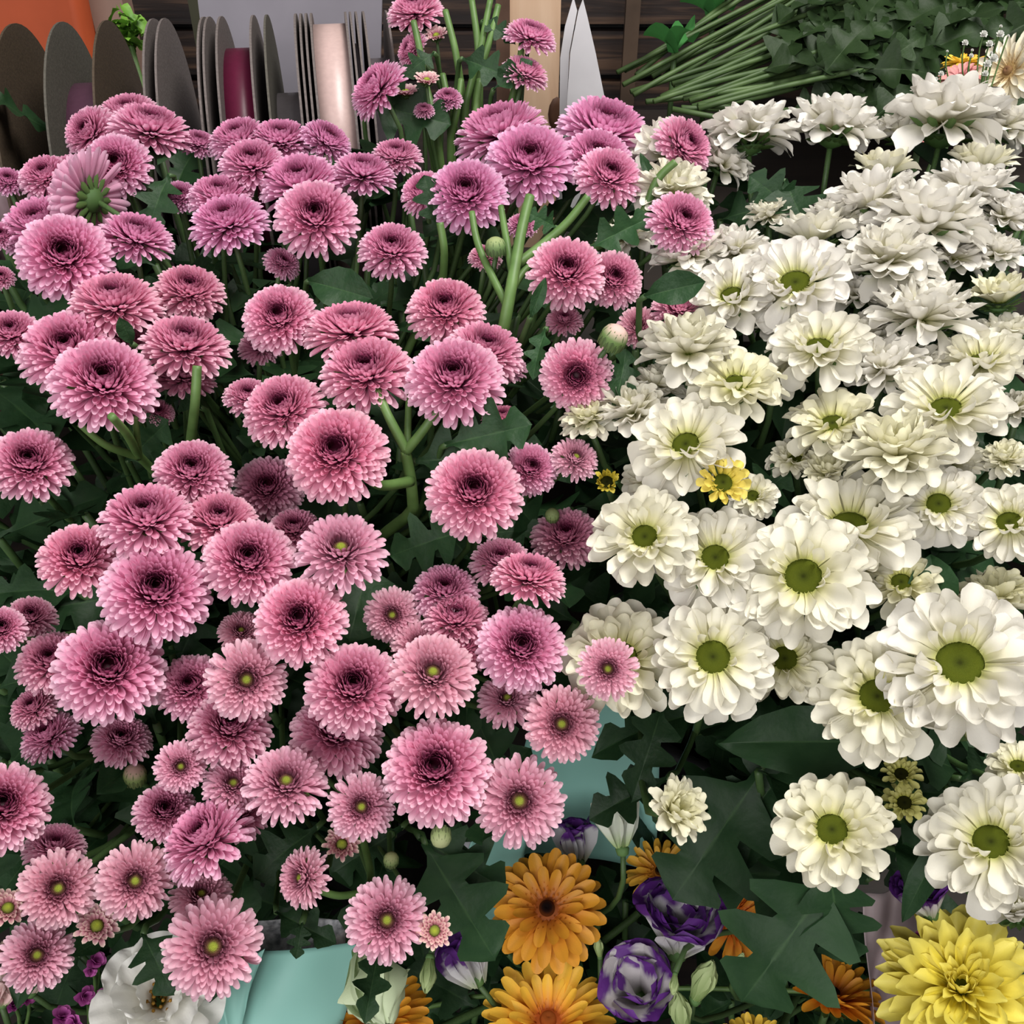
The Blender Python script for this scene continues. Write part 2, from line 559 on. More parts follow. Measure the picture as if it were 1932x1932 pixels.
# ------------------------------------------------------------------ pink chrysanthemums
# x, y, diameter (pixels), outline ratio, image direction of the face, kind, layer (2 cm steps back), tint (low: shade painted on blooms behind)
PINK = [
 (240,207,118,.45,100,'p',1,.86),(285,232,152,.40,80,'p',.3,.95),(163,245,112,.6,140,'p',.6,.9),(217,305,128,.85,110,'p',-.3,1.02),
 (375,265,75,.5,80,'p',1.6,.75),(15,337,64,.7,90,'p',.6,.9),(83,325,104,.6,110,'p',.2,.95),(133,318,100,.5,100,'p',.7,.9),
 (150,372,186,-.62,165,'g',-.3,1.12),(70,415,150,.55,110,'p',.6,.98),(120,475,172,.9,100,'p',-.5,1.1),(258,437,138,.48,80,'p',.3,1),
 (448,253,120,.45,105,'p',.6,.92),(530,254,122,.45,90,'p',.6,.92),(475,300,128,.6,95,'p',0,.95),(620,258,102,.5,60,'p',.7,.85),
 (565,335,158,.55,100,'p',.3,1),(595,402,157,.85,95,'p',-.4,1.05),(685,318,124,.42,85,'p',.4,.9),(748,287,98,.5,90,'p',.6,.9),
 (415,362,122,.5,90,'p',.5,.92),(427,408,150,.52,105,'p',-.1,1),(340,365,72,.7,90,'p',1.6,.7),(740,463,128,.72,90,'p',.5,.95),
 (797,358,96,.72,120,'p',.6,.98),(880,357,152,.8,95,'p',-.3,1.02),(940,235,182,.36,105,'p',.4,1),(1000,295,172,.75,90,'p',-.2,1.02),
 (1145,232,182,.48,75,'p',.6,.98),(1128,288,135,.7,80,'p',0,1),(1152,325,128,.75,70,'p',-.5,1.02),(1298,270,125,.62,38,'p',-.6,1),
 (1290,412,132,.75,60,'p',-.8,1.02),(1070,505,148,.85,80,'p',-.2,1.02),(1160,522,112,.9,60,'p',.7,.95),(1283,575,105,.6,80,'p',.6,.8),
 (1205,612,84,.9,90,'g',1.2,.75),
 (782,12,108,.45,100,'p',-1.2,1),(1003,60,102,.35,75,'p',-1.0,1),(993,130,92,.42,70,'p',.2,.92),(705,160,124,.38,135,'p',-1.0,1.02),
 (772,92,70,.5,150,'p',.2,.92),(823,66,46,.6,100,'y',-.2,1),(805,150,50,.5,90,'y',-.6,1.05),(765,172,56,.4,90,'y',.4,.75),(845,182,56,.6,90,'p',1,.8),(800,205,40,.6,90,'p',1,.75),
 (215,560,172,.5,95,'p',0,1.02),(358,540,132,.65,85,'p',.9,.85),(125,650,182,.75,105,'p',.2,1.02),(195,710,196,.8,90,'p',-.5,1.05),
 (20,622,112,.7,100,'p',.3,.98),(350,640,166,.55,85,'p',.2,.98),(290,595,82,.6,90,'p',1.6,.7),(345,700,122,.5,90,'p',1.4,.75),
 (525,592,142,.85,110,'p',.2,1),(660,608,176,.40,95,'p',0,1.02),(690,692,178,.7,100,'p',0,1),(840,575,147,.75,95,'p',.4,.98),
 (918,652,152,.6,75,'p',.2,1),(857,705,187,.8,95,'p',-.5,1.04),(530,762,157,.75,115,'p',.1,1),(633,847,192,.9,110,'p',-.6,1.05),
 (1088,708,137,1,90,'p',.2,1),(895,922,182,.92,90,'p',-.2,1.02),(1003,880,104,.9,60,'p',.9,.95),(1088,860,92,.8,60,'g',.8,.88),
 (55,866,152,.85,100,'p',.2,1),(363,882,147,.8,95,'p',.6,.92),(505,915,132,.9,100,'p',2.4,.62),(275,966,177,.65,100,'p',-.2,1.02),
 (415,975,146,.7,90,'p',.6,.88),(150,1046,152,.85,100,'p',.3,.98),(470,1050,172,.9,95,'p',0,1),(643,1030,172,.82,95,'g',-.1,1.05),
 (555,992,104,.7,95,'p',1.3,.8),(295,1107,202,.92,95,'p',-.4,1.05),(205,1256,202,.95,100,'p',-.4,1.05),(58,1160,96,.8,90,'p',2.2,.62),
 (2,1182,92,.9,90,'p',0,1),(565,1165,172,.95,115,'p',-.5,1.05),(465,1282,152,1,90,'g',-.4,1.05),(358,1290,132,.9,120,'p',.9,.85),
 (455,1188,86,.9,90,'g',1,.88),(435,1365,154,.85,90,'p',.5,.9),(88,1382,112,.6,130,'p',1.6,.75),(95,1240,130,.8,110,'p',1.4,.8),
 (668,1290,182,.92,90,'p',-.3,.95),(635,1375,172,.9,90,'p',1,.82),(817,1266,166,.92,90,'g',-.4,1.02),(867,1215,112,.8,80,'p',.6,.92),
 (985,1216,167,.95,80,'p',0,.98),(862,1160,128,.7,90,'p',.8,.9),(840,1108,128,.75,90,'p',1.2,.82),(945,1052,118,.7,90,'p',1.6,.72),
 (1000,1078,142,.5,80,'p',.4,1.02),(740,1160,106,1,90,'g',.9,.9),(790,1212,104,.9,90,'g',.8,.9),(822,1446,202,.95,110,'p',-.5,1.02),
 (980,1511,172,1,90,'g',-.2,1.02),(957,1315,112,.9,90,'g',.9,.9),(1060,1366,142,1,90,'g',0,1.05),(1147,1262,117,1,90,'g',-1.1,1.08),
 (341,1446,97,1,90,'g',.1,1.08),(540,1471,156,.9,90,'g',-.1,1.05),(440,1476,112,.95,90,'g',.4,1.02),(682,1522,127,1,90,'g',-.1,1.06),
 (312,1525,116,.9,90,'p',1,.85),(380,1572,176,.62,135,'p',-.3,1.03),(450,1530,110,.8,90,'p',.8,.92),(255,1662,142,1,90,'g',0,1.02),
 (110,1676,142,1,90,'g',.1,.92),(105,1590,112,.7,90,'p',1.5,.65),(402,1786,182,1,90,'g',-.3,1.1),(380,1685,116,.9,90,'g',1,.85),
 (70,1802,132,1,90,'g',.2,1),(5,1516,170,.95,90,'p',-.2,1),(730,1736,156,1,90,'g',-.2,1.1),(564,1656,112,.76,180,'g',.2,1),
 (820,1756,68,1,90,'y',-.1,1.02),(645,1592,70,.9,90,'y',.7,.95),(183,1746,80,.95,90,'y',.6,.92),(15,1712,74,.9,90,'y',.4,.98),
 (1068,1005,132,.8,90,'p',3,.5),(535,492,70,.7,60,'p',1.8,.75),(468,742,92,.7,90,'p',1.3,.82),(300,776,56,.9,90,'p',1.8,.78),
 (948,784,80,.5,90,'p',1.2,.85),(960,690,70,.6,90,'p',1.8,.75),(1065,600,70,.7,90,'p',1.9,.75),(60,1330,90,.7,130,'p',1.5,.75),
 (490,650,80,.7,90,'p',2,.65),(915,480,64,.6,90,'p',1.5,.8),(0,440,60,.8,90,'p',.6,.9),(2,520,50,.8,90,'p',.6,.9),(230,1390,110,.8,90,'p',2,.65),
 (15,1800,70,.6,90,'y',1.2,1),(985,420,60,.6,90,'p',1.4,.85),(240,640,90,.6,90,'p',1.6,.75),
]
GWORD = {'p': 'crimson eye', 'g': 'green heart', 'y': 'green heart'}
MARKS_P = [(765,880,'the forked stems'),(970,480,'the thick pale stem'),(370,760,'the upright single stem'),(155,375,'the turned-over bloom'),
 (1158,637,'the round green bud'),(1145,905,'the tight yellow bud'),(410,200,'the crimson ribbon spool'),(620,200,'the pale pink satin ribbon'),
 (100,250,'the brown spool discs'),(1010,200,'the pale wooden post'),(1130,1450,'the standing mint paper'),(540,1830,'the mint wrapping sheet'),
 (310,1860,'the ruffled white flower'),(1035,1650,'the black-centred gerbera'),(178,1815,'the magenta statice'),(860,1680,'the hanging lobed leaf'),(255,1462,'the brownish-green bud'),(20,1000,'the dark leafy gap'),(840,120,'the tall stems')]
MARKS_W = [(1366,907,'the small yellow bloom'),(1905,135,'the cream gerbera'),(1400,150,'the lying cut stems'),(1815,1868,'the yellow chrysanthemum'),
 (1145,908,'the tight yellow bud'),(1147,1262,'the lone pink bloom'),(1757,1110,'the smooth upright leaf'),(1703,1485,'the two dark-hearted blooms'),(1270,545,'the glossy arching leaf'),(1158,637,'the round green bud'),(1290,412,'the leaning pink bloom')]
RANK = ['closest to', 'second closest to', 'third closest to', 'fourth closest to']
def rank_labels(items, marks):
    """items: (point, words). Names each thing by its nearest landmark and its rank among its look-alikes there"""
    mk = [(P(x, y, surf(y)), w) for x, y, w in marks]
    near = [min((( p - q).length, w) for q, w in mk) for p, _ in items]
    out = []
    for i, (p, w) in enumerate(items):
        d, m = near[i]
        r = sum(1 for j in range(len(items)) if items[j][1] == w and near[j][1] == m and near[j][0] < d)
        out.append('%s, %s %s' % (w, RANK[r], m) if r < 4 else '%s, not far from %s' % (w, m))
    return out
def pink_words(kind, lay, rad, back):
    if back: return 'turned-over pink chrysanthemum showing its green calyx'
    if kind == 'y': return 'small half-open pale pink bloom'
    size = 'small' if rad < .0165 else ('large' if rad > .0215 else 'medium')
    return '%s%s pink chrysanthemum with %s' % (size, ' part-covered' if lay >= 1.2 else '', GWORD[kind])

HEADS = []
PTODO, WTODO = [], []
for i, (x, y, D, r, phi, kind, lay, tint) in enumerate(PINK):
    rng = random.Random(1000 + i)
    d = surf(y) + lay * .02
    rad = D / 2 * d / F * 1.06
    pt = P(x, y, d)
    ct = tilt_from(r, 4)
    n = facing(pt, ct, phi)
    vdir = (CAM - pt).normalized()
    side = n - vdir * n.dot(vdir)
    pt = pt - side * (rad * .12)
    t = empty('pink_chrysanthemum', 'x', 'flower', 'pink chrysanthemums')
    PTODO.append((t, (pt, pink_words(kind, lay, rad, r < 0))))
    place(t, pt, n, rad, rng.uniform(0, 6.28))
    src = {'p': PINKS, 'g': GREENS, 'y': YOUNGS}[kind]
    pm, em = src[rng.randrange(len(src))]
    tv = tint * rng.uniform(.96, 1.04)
    # natural difference in mauve between blooms; low tint paints shade on those set behind
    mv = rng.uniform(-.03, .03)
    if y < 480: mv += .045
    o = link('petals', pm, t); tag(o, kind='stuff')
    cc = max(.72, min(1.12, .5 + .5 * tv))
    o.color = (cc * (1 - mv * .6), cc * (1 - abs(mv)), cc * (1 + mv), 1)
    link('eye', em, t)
    cx = link('calyx', CALYX, t)
    base = BT if (y < 215 and 640 < x < 1060) else BP
    cx.parent = stem_part(t, pt - n * rad * .30, n, base, rng, .0019 if kind != 'y' else .0013, reach=.06)
    HEADS.append((pt, rad))

for (t, _), lab in zip(PTODO, rank_labels([q for _, q in PTODO], MARKS_P)):
    t['label'] = lab
# ------------------------------------------------------------------ white chrysanthemums
# kind: o open daisy, d domed full bloom, c cup (half open)
WHITE = [
 (1412,240,182,-.10,95,'d',0,0),(1575,228,176,-.12,85,'d',0,0),(1785,208,240,-.08,87,'d',-.2,0),(1893,230,140,-.05,70,'d',.6,.1),
 (1700,240,104,.0,95,'c',.9,.2),(1262,275,150,.6,80,'d',1,.1),(1272,350,150,.6,80,'d',.6,.3),(1370,300,120,.5,60,'d',1.2,.1),
 (1855,300,124,.35,88,'c',.3,.75),(1665,312,124,.3,90,'c',.8,.7),(1640,372,196,.4,98,'d',.3,0),(1755,405,230,.42,85,'d',-.2,.05),
 (1835,352,180,.42,80,'d',.5,0),(1900,400,120,.5,70,'d',.8,0),(1533,432,150,.36,95,'c',.4,.35),(1675,478,196,.58,90,'d',-.2,.1),
 (1800,475,130,.5,80,'d',.9,0),(1500,522,190,.78,95,'o',-.4,0),(1378,548,170,.75,105,'o',.3,.1),(1300,470,150,.6,95,'d',1,.1),(1385,465,130,.55,95,'d',.8,.05),
 (1886,548,124,.5,90,'c',.6,.85),(1742,582,204,.5,85,'d',0,.1),(1545,642,180,.68,90,'o',-.3,.3),(1300,647,192,.52,85,'d',-.2,.35),
 (1392,712,172,.68,85,'o',-.5,.6),(1852,668,172,.58,90,'o',.2,.4),(1665,685,160,.6,90,'d',.7,.05),(1785,757,212,.72,90,'o',-.2,.2),
 (1570,788,162,.7,95,'o',.4,.6),(1692,842,212,.62,90,'d',-.4,.4),(1290,828,206,.82,110,'o',-.3,.2),(1195,765,150,.6,95,'d',.8,.1),
 (1110,785,104,.6,100,'d',1.0,.5),(1366,907,104,.92,60,'y',-.7,.2),(1215,1006,192,.92,100,'o',-.1,.3),(1350,1045,204,.92,85,'o',.1,.1),
 (1515,1082,234,.96,95,'o',-.4,.25),(1602,978,232,.78,90,'o',.2,.2),(1772,945,152,.9,80,'o',.4,.05),(1902,978,150,.85,100,'o',0,.2),
 (1700,1092,134,.85,90,'o',.9,.7),(1345,1236,212,.98,90,'o',-.2,.2),(1172,1236,204,.95,90,'o',.9,.45),(1480,1238,164,.95,90,'o',.8,.4),
 (1655,1308,226,.96,90,'o',0,.35),(1812,1242,286,.93,80,'o',-.6,0),(1880,1122,156,.65,95,'d',.8,.6),(1570,1560,206,.96,80,'o',-.4,.45),
 (1868,1580,240,.93,95,'o',-.4,.2),(1283,1525,128,.8,30,'c',.3,.7),(1700,1457,74,.9,90,'y',.9,.9),(1706,1512,78,.95,90,'y',.6,.9),
 (1895,862,94,.7,90,'d',.8,.4),(1915,765,90,.6,100,'d',.9,.1),(1420,932,90,.9,90,'o',.8,.3),(1560,880,110,.7,100,'c',.9,.7),
 (1915,1705,120,.8,90,'c',.6,.1),(1450,400,90,.5,95,'d',1.7,.3),(1180,440,110,.5,100,'d',1.6,.2),(1920,1440,110,.8,90,'o',1.1,.5),
 (1145,908,56,.95,90,'b',.5,1),
 (1450,590,130,.6,95,'d',1.1,.2),(1620,545,130,.5,90,'d',1.2,.1),(1640,625,130,.55,90,'d',1.2,.15),(1720,690,130,.6,90,'d',1.1,.2),(1900,620,110,.5,90,'c',1.2,.4),(1460,705,110,.6,90,'o',1.3,.4),(1720,430,130,.45,90,'d',.9,.05),(1580,405,130,.4,95,'d',1,.1),(1240,720,110,.55,90,'d',1.2,.2),(1500,860,100,.7,95,'o',1.5,.4),(1790,860,120,.7,90,'o',1.2,.3),(1230,900,110,.8,100,'o',1.1,.3),(1420,1130,120,.85,90,'o',1.2,.3),(1880,470,110,.5,80,'d',1.2,.05),(1620,1060,120,.8,90,'o',1.2,.4),(1310,555,120,.6,100,'d',1.3,.15),
]
def white_label(x, y, kind, cream, rad, lay):
    if kind == 'y': return ('small bright yellow opening bloom' if cream < .5 else 'small dark-hearted yellow-green bloom')
    if kind == 'b': return 'tight round yellow bud bloom'
    if kind == 'c': shape = 'half-open cupped'
    elif kind == 'd': shape = 'full domed'
    else: shape = 'open green-hearted'
    tone = 'white' if cream < .25 else ('creamy white' if cream < .55 else 'greenish cream')
    size = 'large ' if rad > .0255 else ('small ' if rad < .018 else '')
    return '%s%s %s chrysanthemum%s' % (size, shape, tone, ', part-covered' if lay >= .8 else '')

def white_flower(t, kind, rng, cream, pxy):
    """rows of separate petals round a green disc, unit radius"""
    if kind == 'o':
        rd = rng.uniform(.25, .30)
        rows = [(17, -6, .80, .0), (16, 12, .72, .02), (14, 32, .56, .05), (12, 56, .36, .07)]
    elif kind == 'd':
        rd = .16
        rows = [(16, -6, .88, -.02), (16, 10, .86, 0), (15, 26, .80, .03), (13, 42, .72, .06), (10, 58, .62, .09), (7, 74, .50, .10)]
    elif kind == 'c':
        rd = .2
        rows = [(15, 36, .90, 0), (14, 48, .82, .02), (12, 60, .68, .04), (8, 72, .5, .06)]
    elif kind == 'y':
        rd = .34
        rows = [(13, 14, .66, 0), (12, 38, .52, .02), (10, 60, .34, .04)]
    else:
        rd = .45
        rows = [(16, 62, .62, 0), (13, 78, .5, .04)]
    if kind == 'y' and cream < .5: tint = (.98, .84, .20)
    elif kind == 'b' : tint = (.62, .52, .06)
    elif kind == 'y': tint = (.60, .60, .22)
    else: tint = None
    for ri, (n, el, L, z) in enumerate(rows):
        off = rng.uniform(0, 6.28)
        for k in range(n):
            if kind == 'o' and ri == 3 and rng.random() < .35: continue
            az = off + 2 * math.pi * k / n + rng.uniform(-.09, .09)
            e = el + rng.uniform(-9, 9)
            ln = L * rng.uniform(.9, 1.08)
            o = link('petal', (WPO if kind in 'oy' else WP)[rng.randrange(8)], t)
            wv = rng.uniform(.85, 1.12) * (1.0 if ri < 2 else .92) * (1 if kind not in 'yb' else .8)
            M = Mz(az, R(e), R(rng.uniform(-22, 22)), (rd * .92 * math.cos(az), rd * .92 * math.sin(az), z))
            ws = wv * (.9 if ln > .5 else .66 / .5 * ln * .9 + .1)
            wy = (ws if ws < ln * 1.35 else ln * 1.35)
            o.matrix_basis = M @ Matrix.Diagonal((ln, wy * (.80 if kind == 'o' else .82), wy * .85, 1))
            b = rng.uniform(.965, 1.02)
            if tint:
                o.color = (tint[0] * b, tint[1] * b, tint[2] * b, 1)
            else:
                k2 = min(1, (cream + (.12 if pxy > 700 else 0)) * (.55 + .18 * ri))
                o.color = (b * (1 - .04 * k2), b * (1 - .04 * k2), b * (1 - .34 * k2), 1)
    o = link('disc', WDISC, t)
    hd = {'o': .26, 'd': .3, 'c': .3, 'y': .5, 'b': .35}[kind]
    o.scale = (rd, rd, rd * (.55 if kind != 'b' else .3))
    if kind in 'yb' and cream > .5: o.color = (.25, .22, .3, 1)
    return link('calyx', CALYX, t)

for i, (x, y, D, r, phi, kind, lay, cream) in enumerate(WHITE):
    rng = random.Random(5000 + i)
    d = surf(y) - .006 + lay * .02
    rad = D / 2 * d / F * 1.10
    pt = P(x, y, d)
    ct = tilt_from(r, 22 if kind != 'o' else 10)
    n = facing(pt, ct, phi)
    vdir = (CAM - pt).normalized()
    side = n - vdir * n.dot(vdir)
    pt = pt - side * (rad * (.18 if kind != 'c' else .3))
    t = empty('white_chrysanthemum', 'x', 'flower', 'white chrysanthemums')
    WTODO.append((t, (pt, white_label(x, y, kind, cream, rad, lay))))
    place(t, pt, n, rad, rng.uniform(0, 6.28))
    cx = white_flower(t, kind, rng, cream, y)
    cx.parent = stem_part(t, pt - n * rad * .30, n, BW, rng, .0021, M_STEMDK, reach=.06)
    HEADS.append((pt, rad))

for (t, (pt, w)), lab in zip(WTODO, rank_labels([q for _, q in WTODO], MARKS_W)):
    t['label'] = lab
    if w.startswith('small bright yellow'): t['label'] = 'small bright yellow opening bloom among the white daisies'
    if w.startswith('tight'): t['label'] = 'tight round yellow bud bloom between pink and white flowers'
# ------------------------------------------------------------------ leafy stems between the flowers
def add_leaf(parent, M, m, tint=1.0):
    o = link('leaf', m, parent)
    o.matrix_basis = M
    o.color = (tint, tint, tint, 1)
    return o

def leaf_matrix(p, direction, normal, length):
    x = direction.normalized()
    y = normal.cross(x)
    if y.length < 1e-3: y = Vector((1, 0, 0)).cross(x)
    y.normalize()
    z = x.cross(y)
    m = Matrix((x, y, z)).transposed().to_4x4()
    return Matrix.Translation(p) @ m @ Matrix.Scale(length, 4)

def leafy_stem(top, base, rng, label, group, n=7, size=.05, mat=None, tint=1.0, span=.14):
    t = empty('leafy_stem', label, 'foliage', group)
    up = Vector((rng.uniform(-.25, .25), rng.uniform(-.4, .1), 1)).normalized()
    path = stem_path(top, up, base, rng, .10)
    v, f = tube(path, [.0022 + .0006 * i / len(path) for i in range(len(path))], 6)
    link('stalk', mesh('stalk', v, f, None, True, mat or M_STEMDK), t)
    az = rng.uniform(0, 6.28)
    for k in range(n):
        s = (k / max(1, n - 1)) * 5.0
        i = int(s); w = s - i
        p = path[i].lerp(path[i + 1], w)
        az += 2.4
        el = R(rng.uniform(5, 50) - 8 * (k == 0))
        dr = Vector((math.cos(az) * math.cos(el), math.sin(az) * math.cos(el), math.sin(el)))
        nrm = (Vector((0, 0, 1)) + Vector((rng.uniform(-.4, .4), rng.uniform(-.6, .2), 0))).normalized()
        add_leaf(t, leaf_matrix(p, dr, nrm, size * rng.uniform(.75, 1.25)), LEAVES[rng.randrange(6)] if rng.random() < .85 else NARROW[rng.randrange(3)], tint * rng.uniform(.8, 1.2))
    return t

rng = random.Random(99)
cnt = 0
LTODO = []
for yy in range(270, 1760, 118):
    for xx in range(-162, 1990, 122):
        x = xx + rng.uniform(-45, 45) + (61 if (yy // 118) % 2 else 0)
        y = yy + rng.uniform(-40, 40)
        pink = x < 1130
        if pink and x > 760 and y > 1560: continue
        if not pink and y > 1600: continue
        if 960 < x < 1300 and y > 1260: continue
        if 420 < x < 780 and y > 1640: continue
        if x < 30 and y < 420: continue
        if y < 330 and (x > 1150): y += 90
        d = surf(y) + rng.uniform(.065, .115)
        t = leafy_stem(P(x, y, d), BP if pink else BW, rng, 'x', 'foliage stems of the pink bunch' if pink else 'foliage stems of the white bunch', 6, .05 if pink else .056, None, 1.0)
        LTODO.append((t, (P(x, y, d), 'dark lobed foliage stem'), pink))
        cnt += 1

for pk, mk in ((True, MARKS_P), (False, MARKS_W)):
    sel = [q for q in LTODO if q[2] == pk]
    for (t, _, _), lab in zip(sel, rank_labels([q[1] for q in sel], mk)):
        t['label'] = lab + (' in pink bunch' if pk else ' in white bunch')
# leaves that stand out singly: base pixel, tip pixel, depths, tint, mesh, label
HERO = [
 ((800,1590),(925,1800),.53,.50,1.25,('L',1),1.0,'P','broad lobed leaf hanging in front of the orange gerbera'),
 ((790,1580),(955,1680),.535,.53,1.1,('L',3),.9,'P','lobed leaf pointing sideways above the orange gerbera'),
 ((715,1790),(692,1905),.50,.47,1.0,('L',4),.9,'P','small dark lobed leaf drooping over the pale green bud'),
 ((570,1740),(560,1800),.51,.50,1.0,('L',2),1.2,'P','small dark leaf above the mint wrapping paper'),
 ((270,1760),(310,1860),.51,.49,1.0,('L',1),1.1,'P','dark leaf hanging over the ruffled white flower'),
 ((195,1770),(140,1800),.52,.50,1.0,('N',1),1.0,'P','dark leaf beside the magenta statice'),
 ((280,1400),(270,1560),.55,.52,.9,('L',3),1.2,'P','broad dark leaf between pink blooms low on the left'),
 ((20,1440),(110,1330),.53,.51,.9,('L',0),1.1,'P','broad dark leaf under the big pink bloom'),
 ((1250,1330),(1210,1470),.53,.50,.75,('L',2),1.0,'W','very dark lobed leaf beside the mint paper'),
 ((1260,1470),(1115,1530),.53,.52,.7,('L',4),1.1,'W','very dark lobed leaf lying across the mint paper'),
 ((1690,1400),(1400,1395),.50,.48,1.0,('N',0),1.0,'W','long dark smooth leaf under the white daisies'),
 ((1580,1640),(1400,1900),.50,.50,1.25,('L',3),1.0,'W','largest lobed leaf above the orange gerberas'),
 ((1560,1620),(1600,1840),.495,.50,1.15,('L',0),.95,'W','large lobed leaf pointing down beside yellow chrysanthemum'),
 ((1640,1660),(1330,1640),.54,.56,1.0,('L',1),1.0,'W','large dark leaf behind the purple lisianthus'),
 ((1440,1450),(1280,1690),.55,.57,.9,('L',5),1.1,'W','tall dark leaf behind the half-open cream bloom'),
 ((1800,1560),(1695,1720),.47,.46,1.15,('N',2),.8,'W','pale-edged narrow leaf between two white daisies and violet petals'),
 ((1770,1180),(1755,1045),.475,.48,1.3,('N',1),1.3,'W','smooth upright green leaf behind the largest white daisy'),
 ((1400,960),(1490,890),.52,.51,1.3,('L',3),1.2,'W','green lobed leaf beside the small yellow bloom'),
 ((1500,400),(1420,330),.62,.61,1.1,('L',0),1.2,'W','broad dark leaf under the upper white blooms'),
 ((1480,340),(1520,420),.62,.60,.9,('L',3),1.2,'W','dark leaf below a white bloom calyx'),
 ((1215,560),(1330,530),.50,.49,1.2,('N',1),1.1,'W','glossy arching leaf over a mauve bloom'),
 ((1160,760),(1190,660),.515,.51,1.1,('L',2),1.0,'P','dark lobed leaf behind the round green bud'),
 ((840,840),(1000,800),.50,.49,1.1,('L',3),1.0,'P','glossy dark leaf spreading right of the forked stem'),
 ((780,870),(960,860),.515,.50,1.2,('L',0),1.1,'P','dark blue-green leaf above the round pink bloom'),
 ((880,1000),(740,1040),.52,.51,1.4,('L',1),1.1,'P','bright lobed leaf under the forked stem'),
 ((700,1050),(660,1200),.53,.50,1.1,('L',3),1.2,'P','broad dark leaf right of a pink bloom'),
 ((580,530),(700,560),.56,.55,1.1,('N',1),1.2,'P','broad dull leaf behind the flat pink bloom'),
 ((830,430),(800,330),.60,.59,.9,('L',0),1.0,'P','dark leaf behind the twin pink blooms'),
 ((690,195),(850,230),.68,.68,1.0,('L',3),1.0,'T','dark leaf on the tall stem beside the spools'),
 ((870,110),(960,140),.69,.68,1.2,('L',0),1.0,'T','dark leaf on the tall stem before the wooden post'),
 ((930,170),(1000,110),.69,.68,1.2,('L',4),.9,'T','small lobed leaf in front of the wooden post'),
 ((820,100),(770,130),.69,.68,1.1,('L',1),1.0,'T','small leaf on the tall stem behind a half-open bloom'),
 ((910,40),(960,60),.70,.69,1.1,('L',2),1.0,'T','small dark leaf near the top of the tall stem'),
 ((1050,430),(1000,400),.58,.57,1.6,('L',0),1.2,'P','grey-green leaf under the deep pink bloom'),
 ((1110,470),(1230,400),.58,.57,1.5,('L',4),1.0,'P','grey-green lobed leaf crossing toward the white flowers'),
 ((1240,370),(1215,290),.62,.61,1.2,('N',2),.8,'P','small narrow leaf standing against the white petals'),
 ((1000,600),(1030,530),.53,.52,1.3,('N',0),.8,'P','narrow green leaf beside the thick stem'),
 ((1030,620),(1000,700),.53,.52,1.5,('L',4),.8,'P','small fresh green leaf right of the thick stem'),
 ((320,330),(280,400),.63,.61,1.1,('L',1),1.0,'P','dark leaf below the topmost pink blooms'),
 ((250,650),(225,600),.53,.52,1.1,('N',1),1.1,'P','small rounded dark leaf between two pink blooms'),
 ((380,770),(310,720),.55,.53,1.0,('L',2),1.1,'P','dark leaf beside an upright green stem'),
 ((240,870),(310,800),.55,.53,1.2,('L',3),1.1,'P','dull green leaf left of a pink bloom'),
 ((1600,870),(1520,900),.53,.52,1.0,('N',1),1.1,'W','dark leaf under the cream blooms'),
 ((1810,1470),(1930,1420),.52,.50,.9,('L',1),1.0,'W','dark leaf below the largest white daisy'),
 ((1400,1560),(1500,1420),.56,.55,.85,('L',0),1.3,'W','dark broad leaf below the daisies'),
 ((600,1560),(480,1640),.52,.50,.9,('L',1),1.1,'P','dark leaf under the low pink blooms'),
 ((760,1560),(620,1650),.54,.53,.9,('L',3),1.0,'P','dark leaf behind the lowest pink bloom'),
 ((870,1540),(850,1650),.54,.53,.9,('L',2),1.0,'P','dark leaf under the largest low pink bloom'),
 ((520,1720),(620,1770),.525,.51,1.0,('L',4),1.0,'P','dark leaf behind a small pink bloom above mint paper'),
 ((400,1650),(480,1560),.54,.52,1.0,('L',5),1.1,'P','dark leaf left of the lowest pink blooms'),
]
BASES = {'P': BP, 'W': BW, 'T': BT}
for i, (b0, t0, d0, d1, tint, (lk, li), wsc, bk, lab) in enumerate(HERO):
    rng = random.Random(7000 + i)
    p0, p1 = P(*b0, d0), P(*t0, d1)
    t = empty('leafy_stem', lab, 'leaf')
    vdir = (CAM - (p0 + p1) / 2).normalized()
    nrm = (vdir + Vector((rng.uniform(-.3, .3), rng.uniform(-.2, .2), .35))).normalized()
    M = leaf_matrix(p0, p1 - p0, nrm, (p1 - p0).length) @ Matrix.Diagonal((1, wsc, 1, 1))
    add_leaf(t, M, LEAVES[li] if lk == 'L' else NARROW[li], tint)
    path = [p0.lerp(p1, .02)] + stem_path(p0 - (p1 - p0) * .05 + FWD * .006, (p1 - p0).normalized() * .2 + Vector((0, 0, .8)), BASES[bk], rng, .05)
    v, f = tube(path, .0017, 6)
    link('stalk', mesh('stalk', v, f, None, True, M_STEMDK), t)

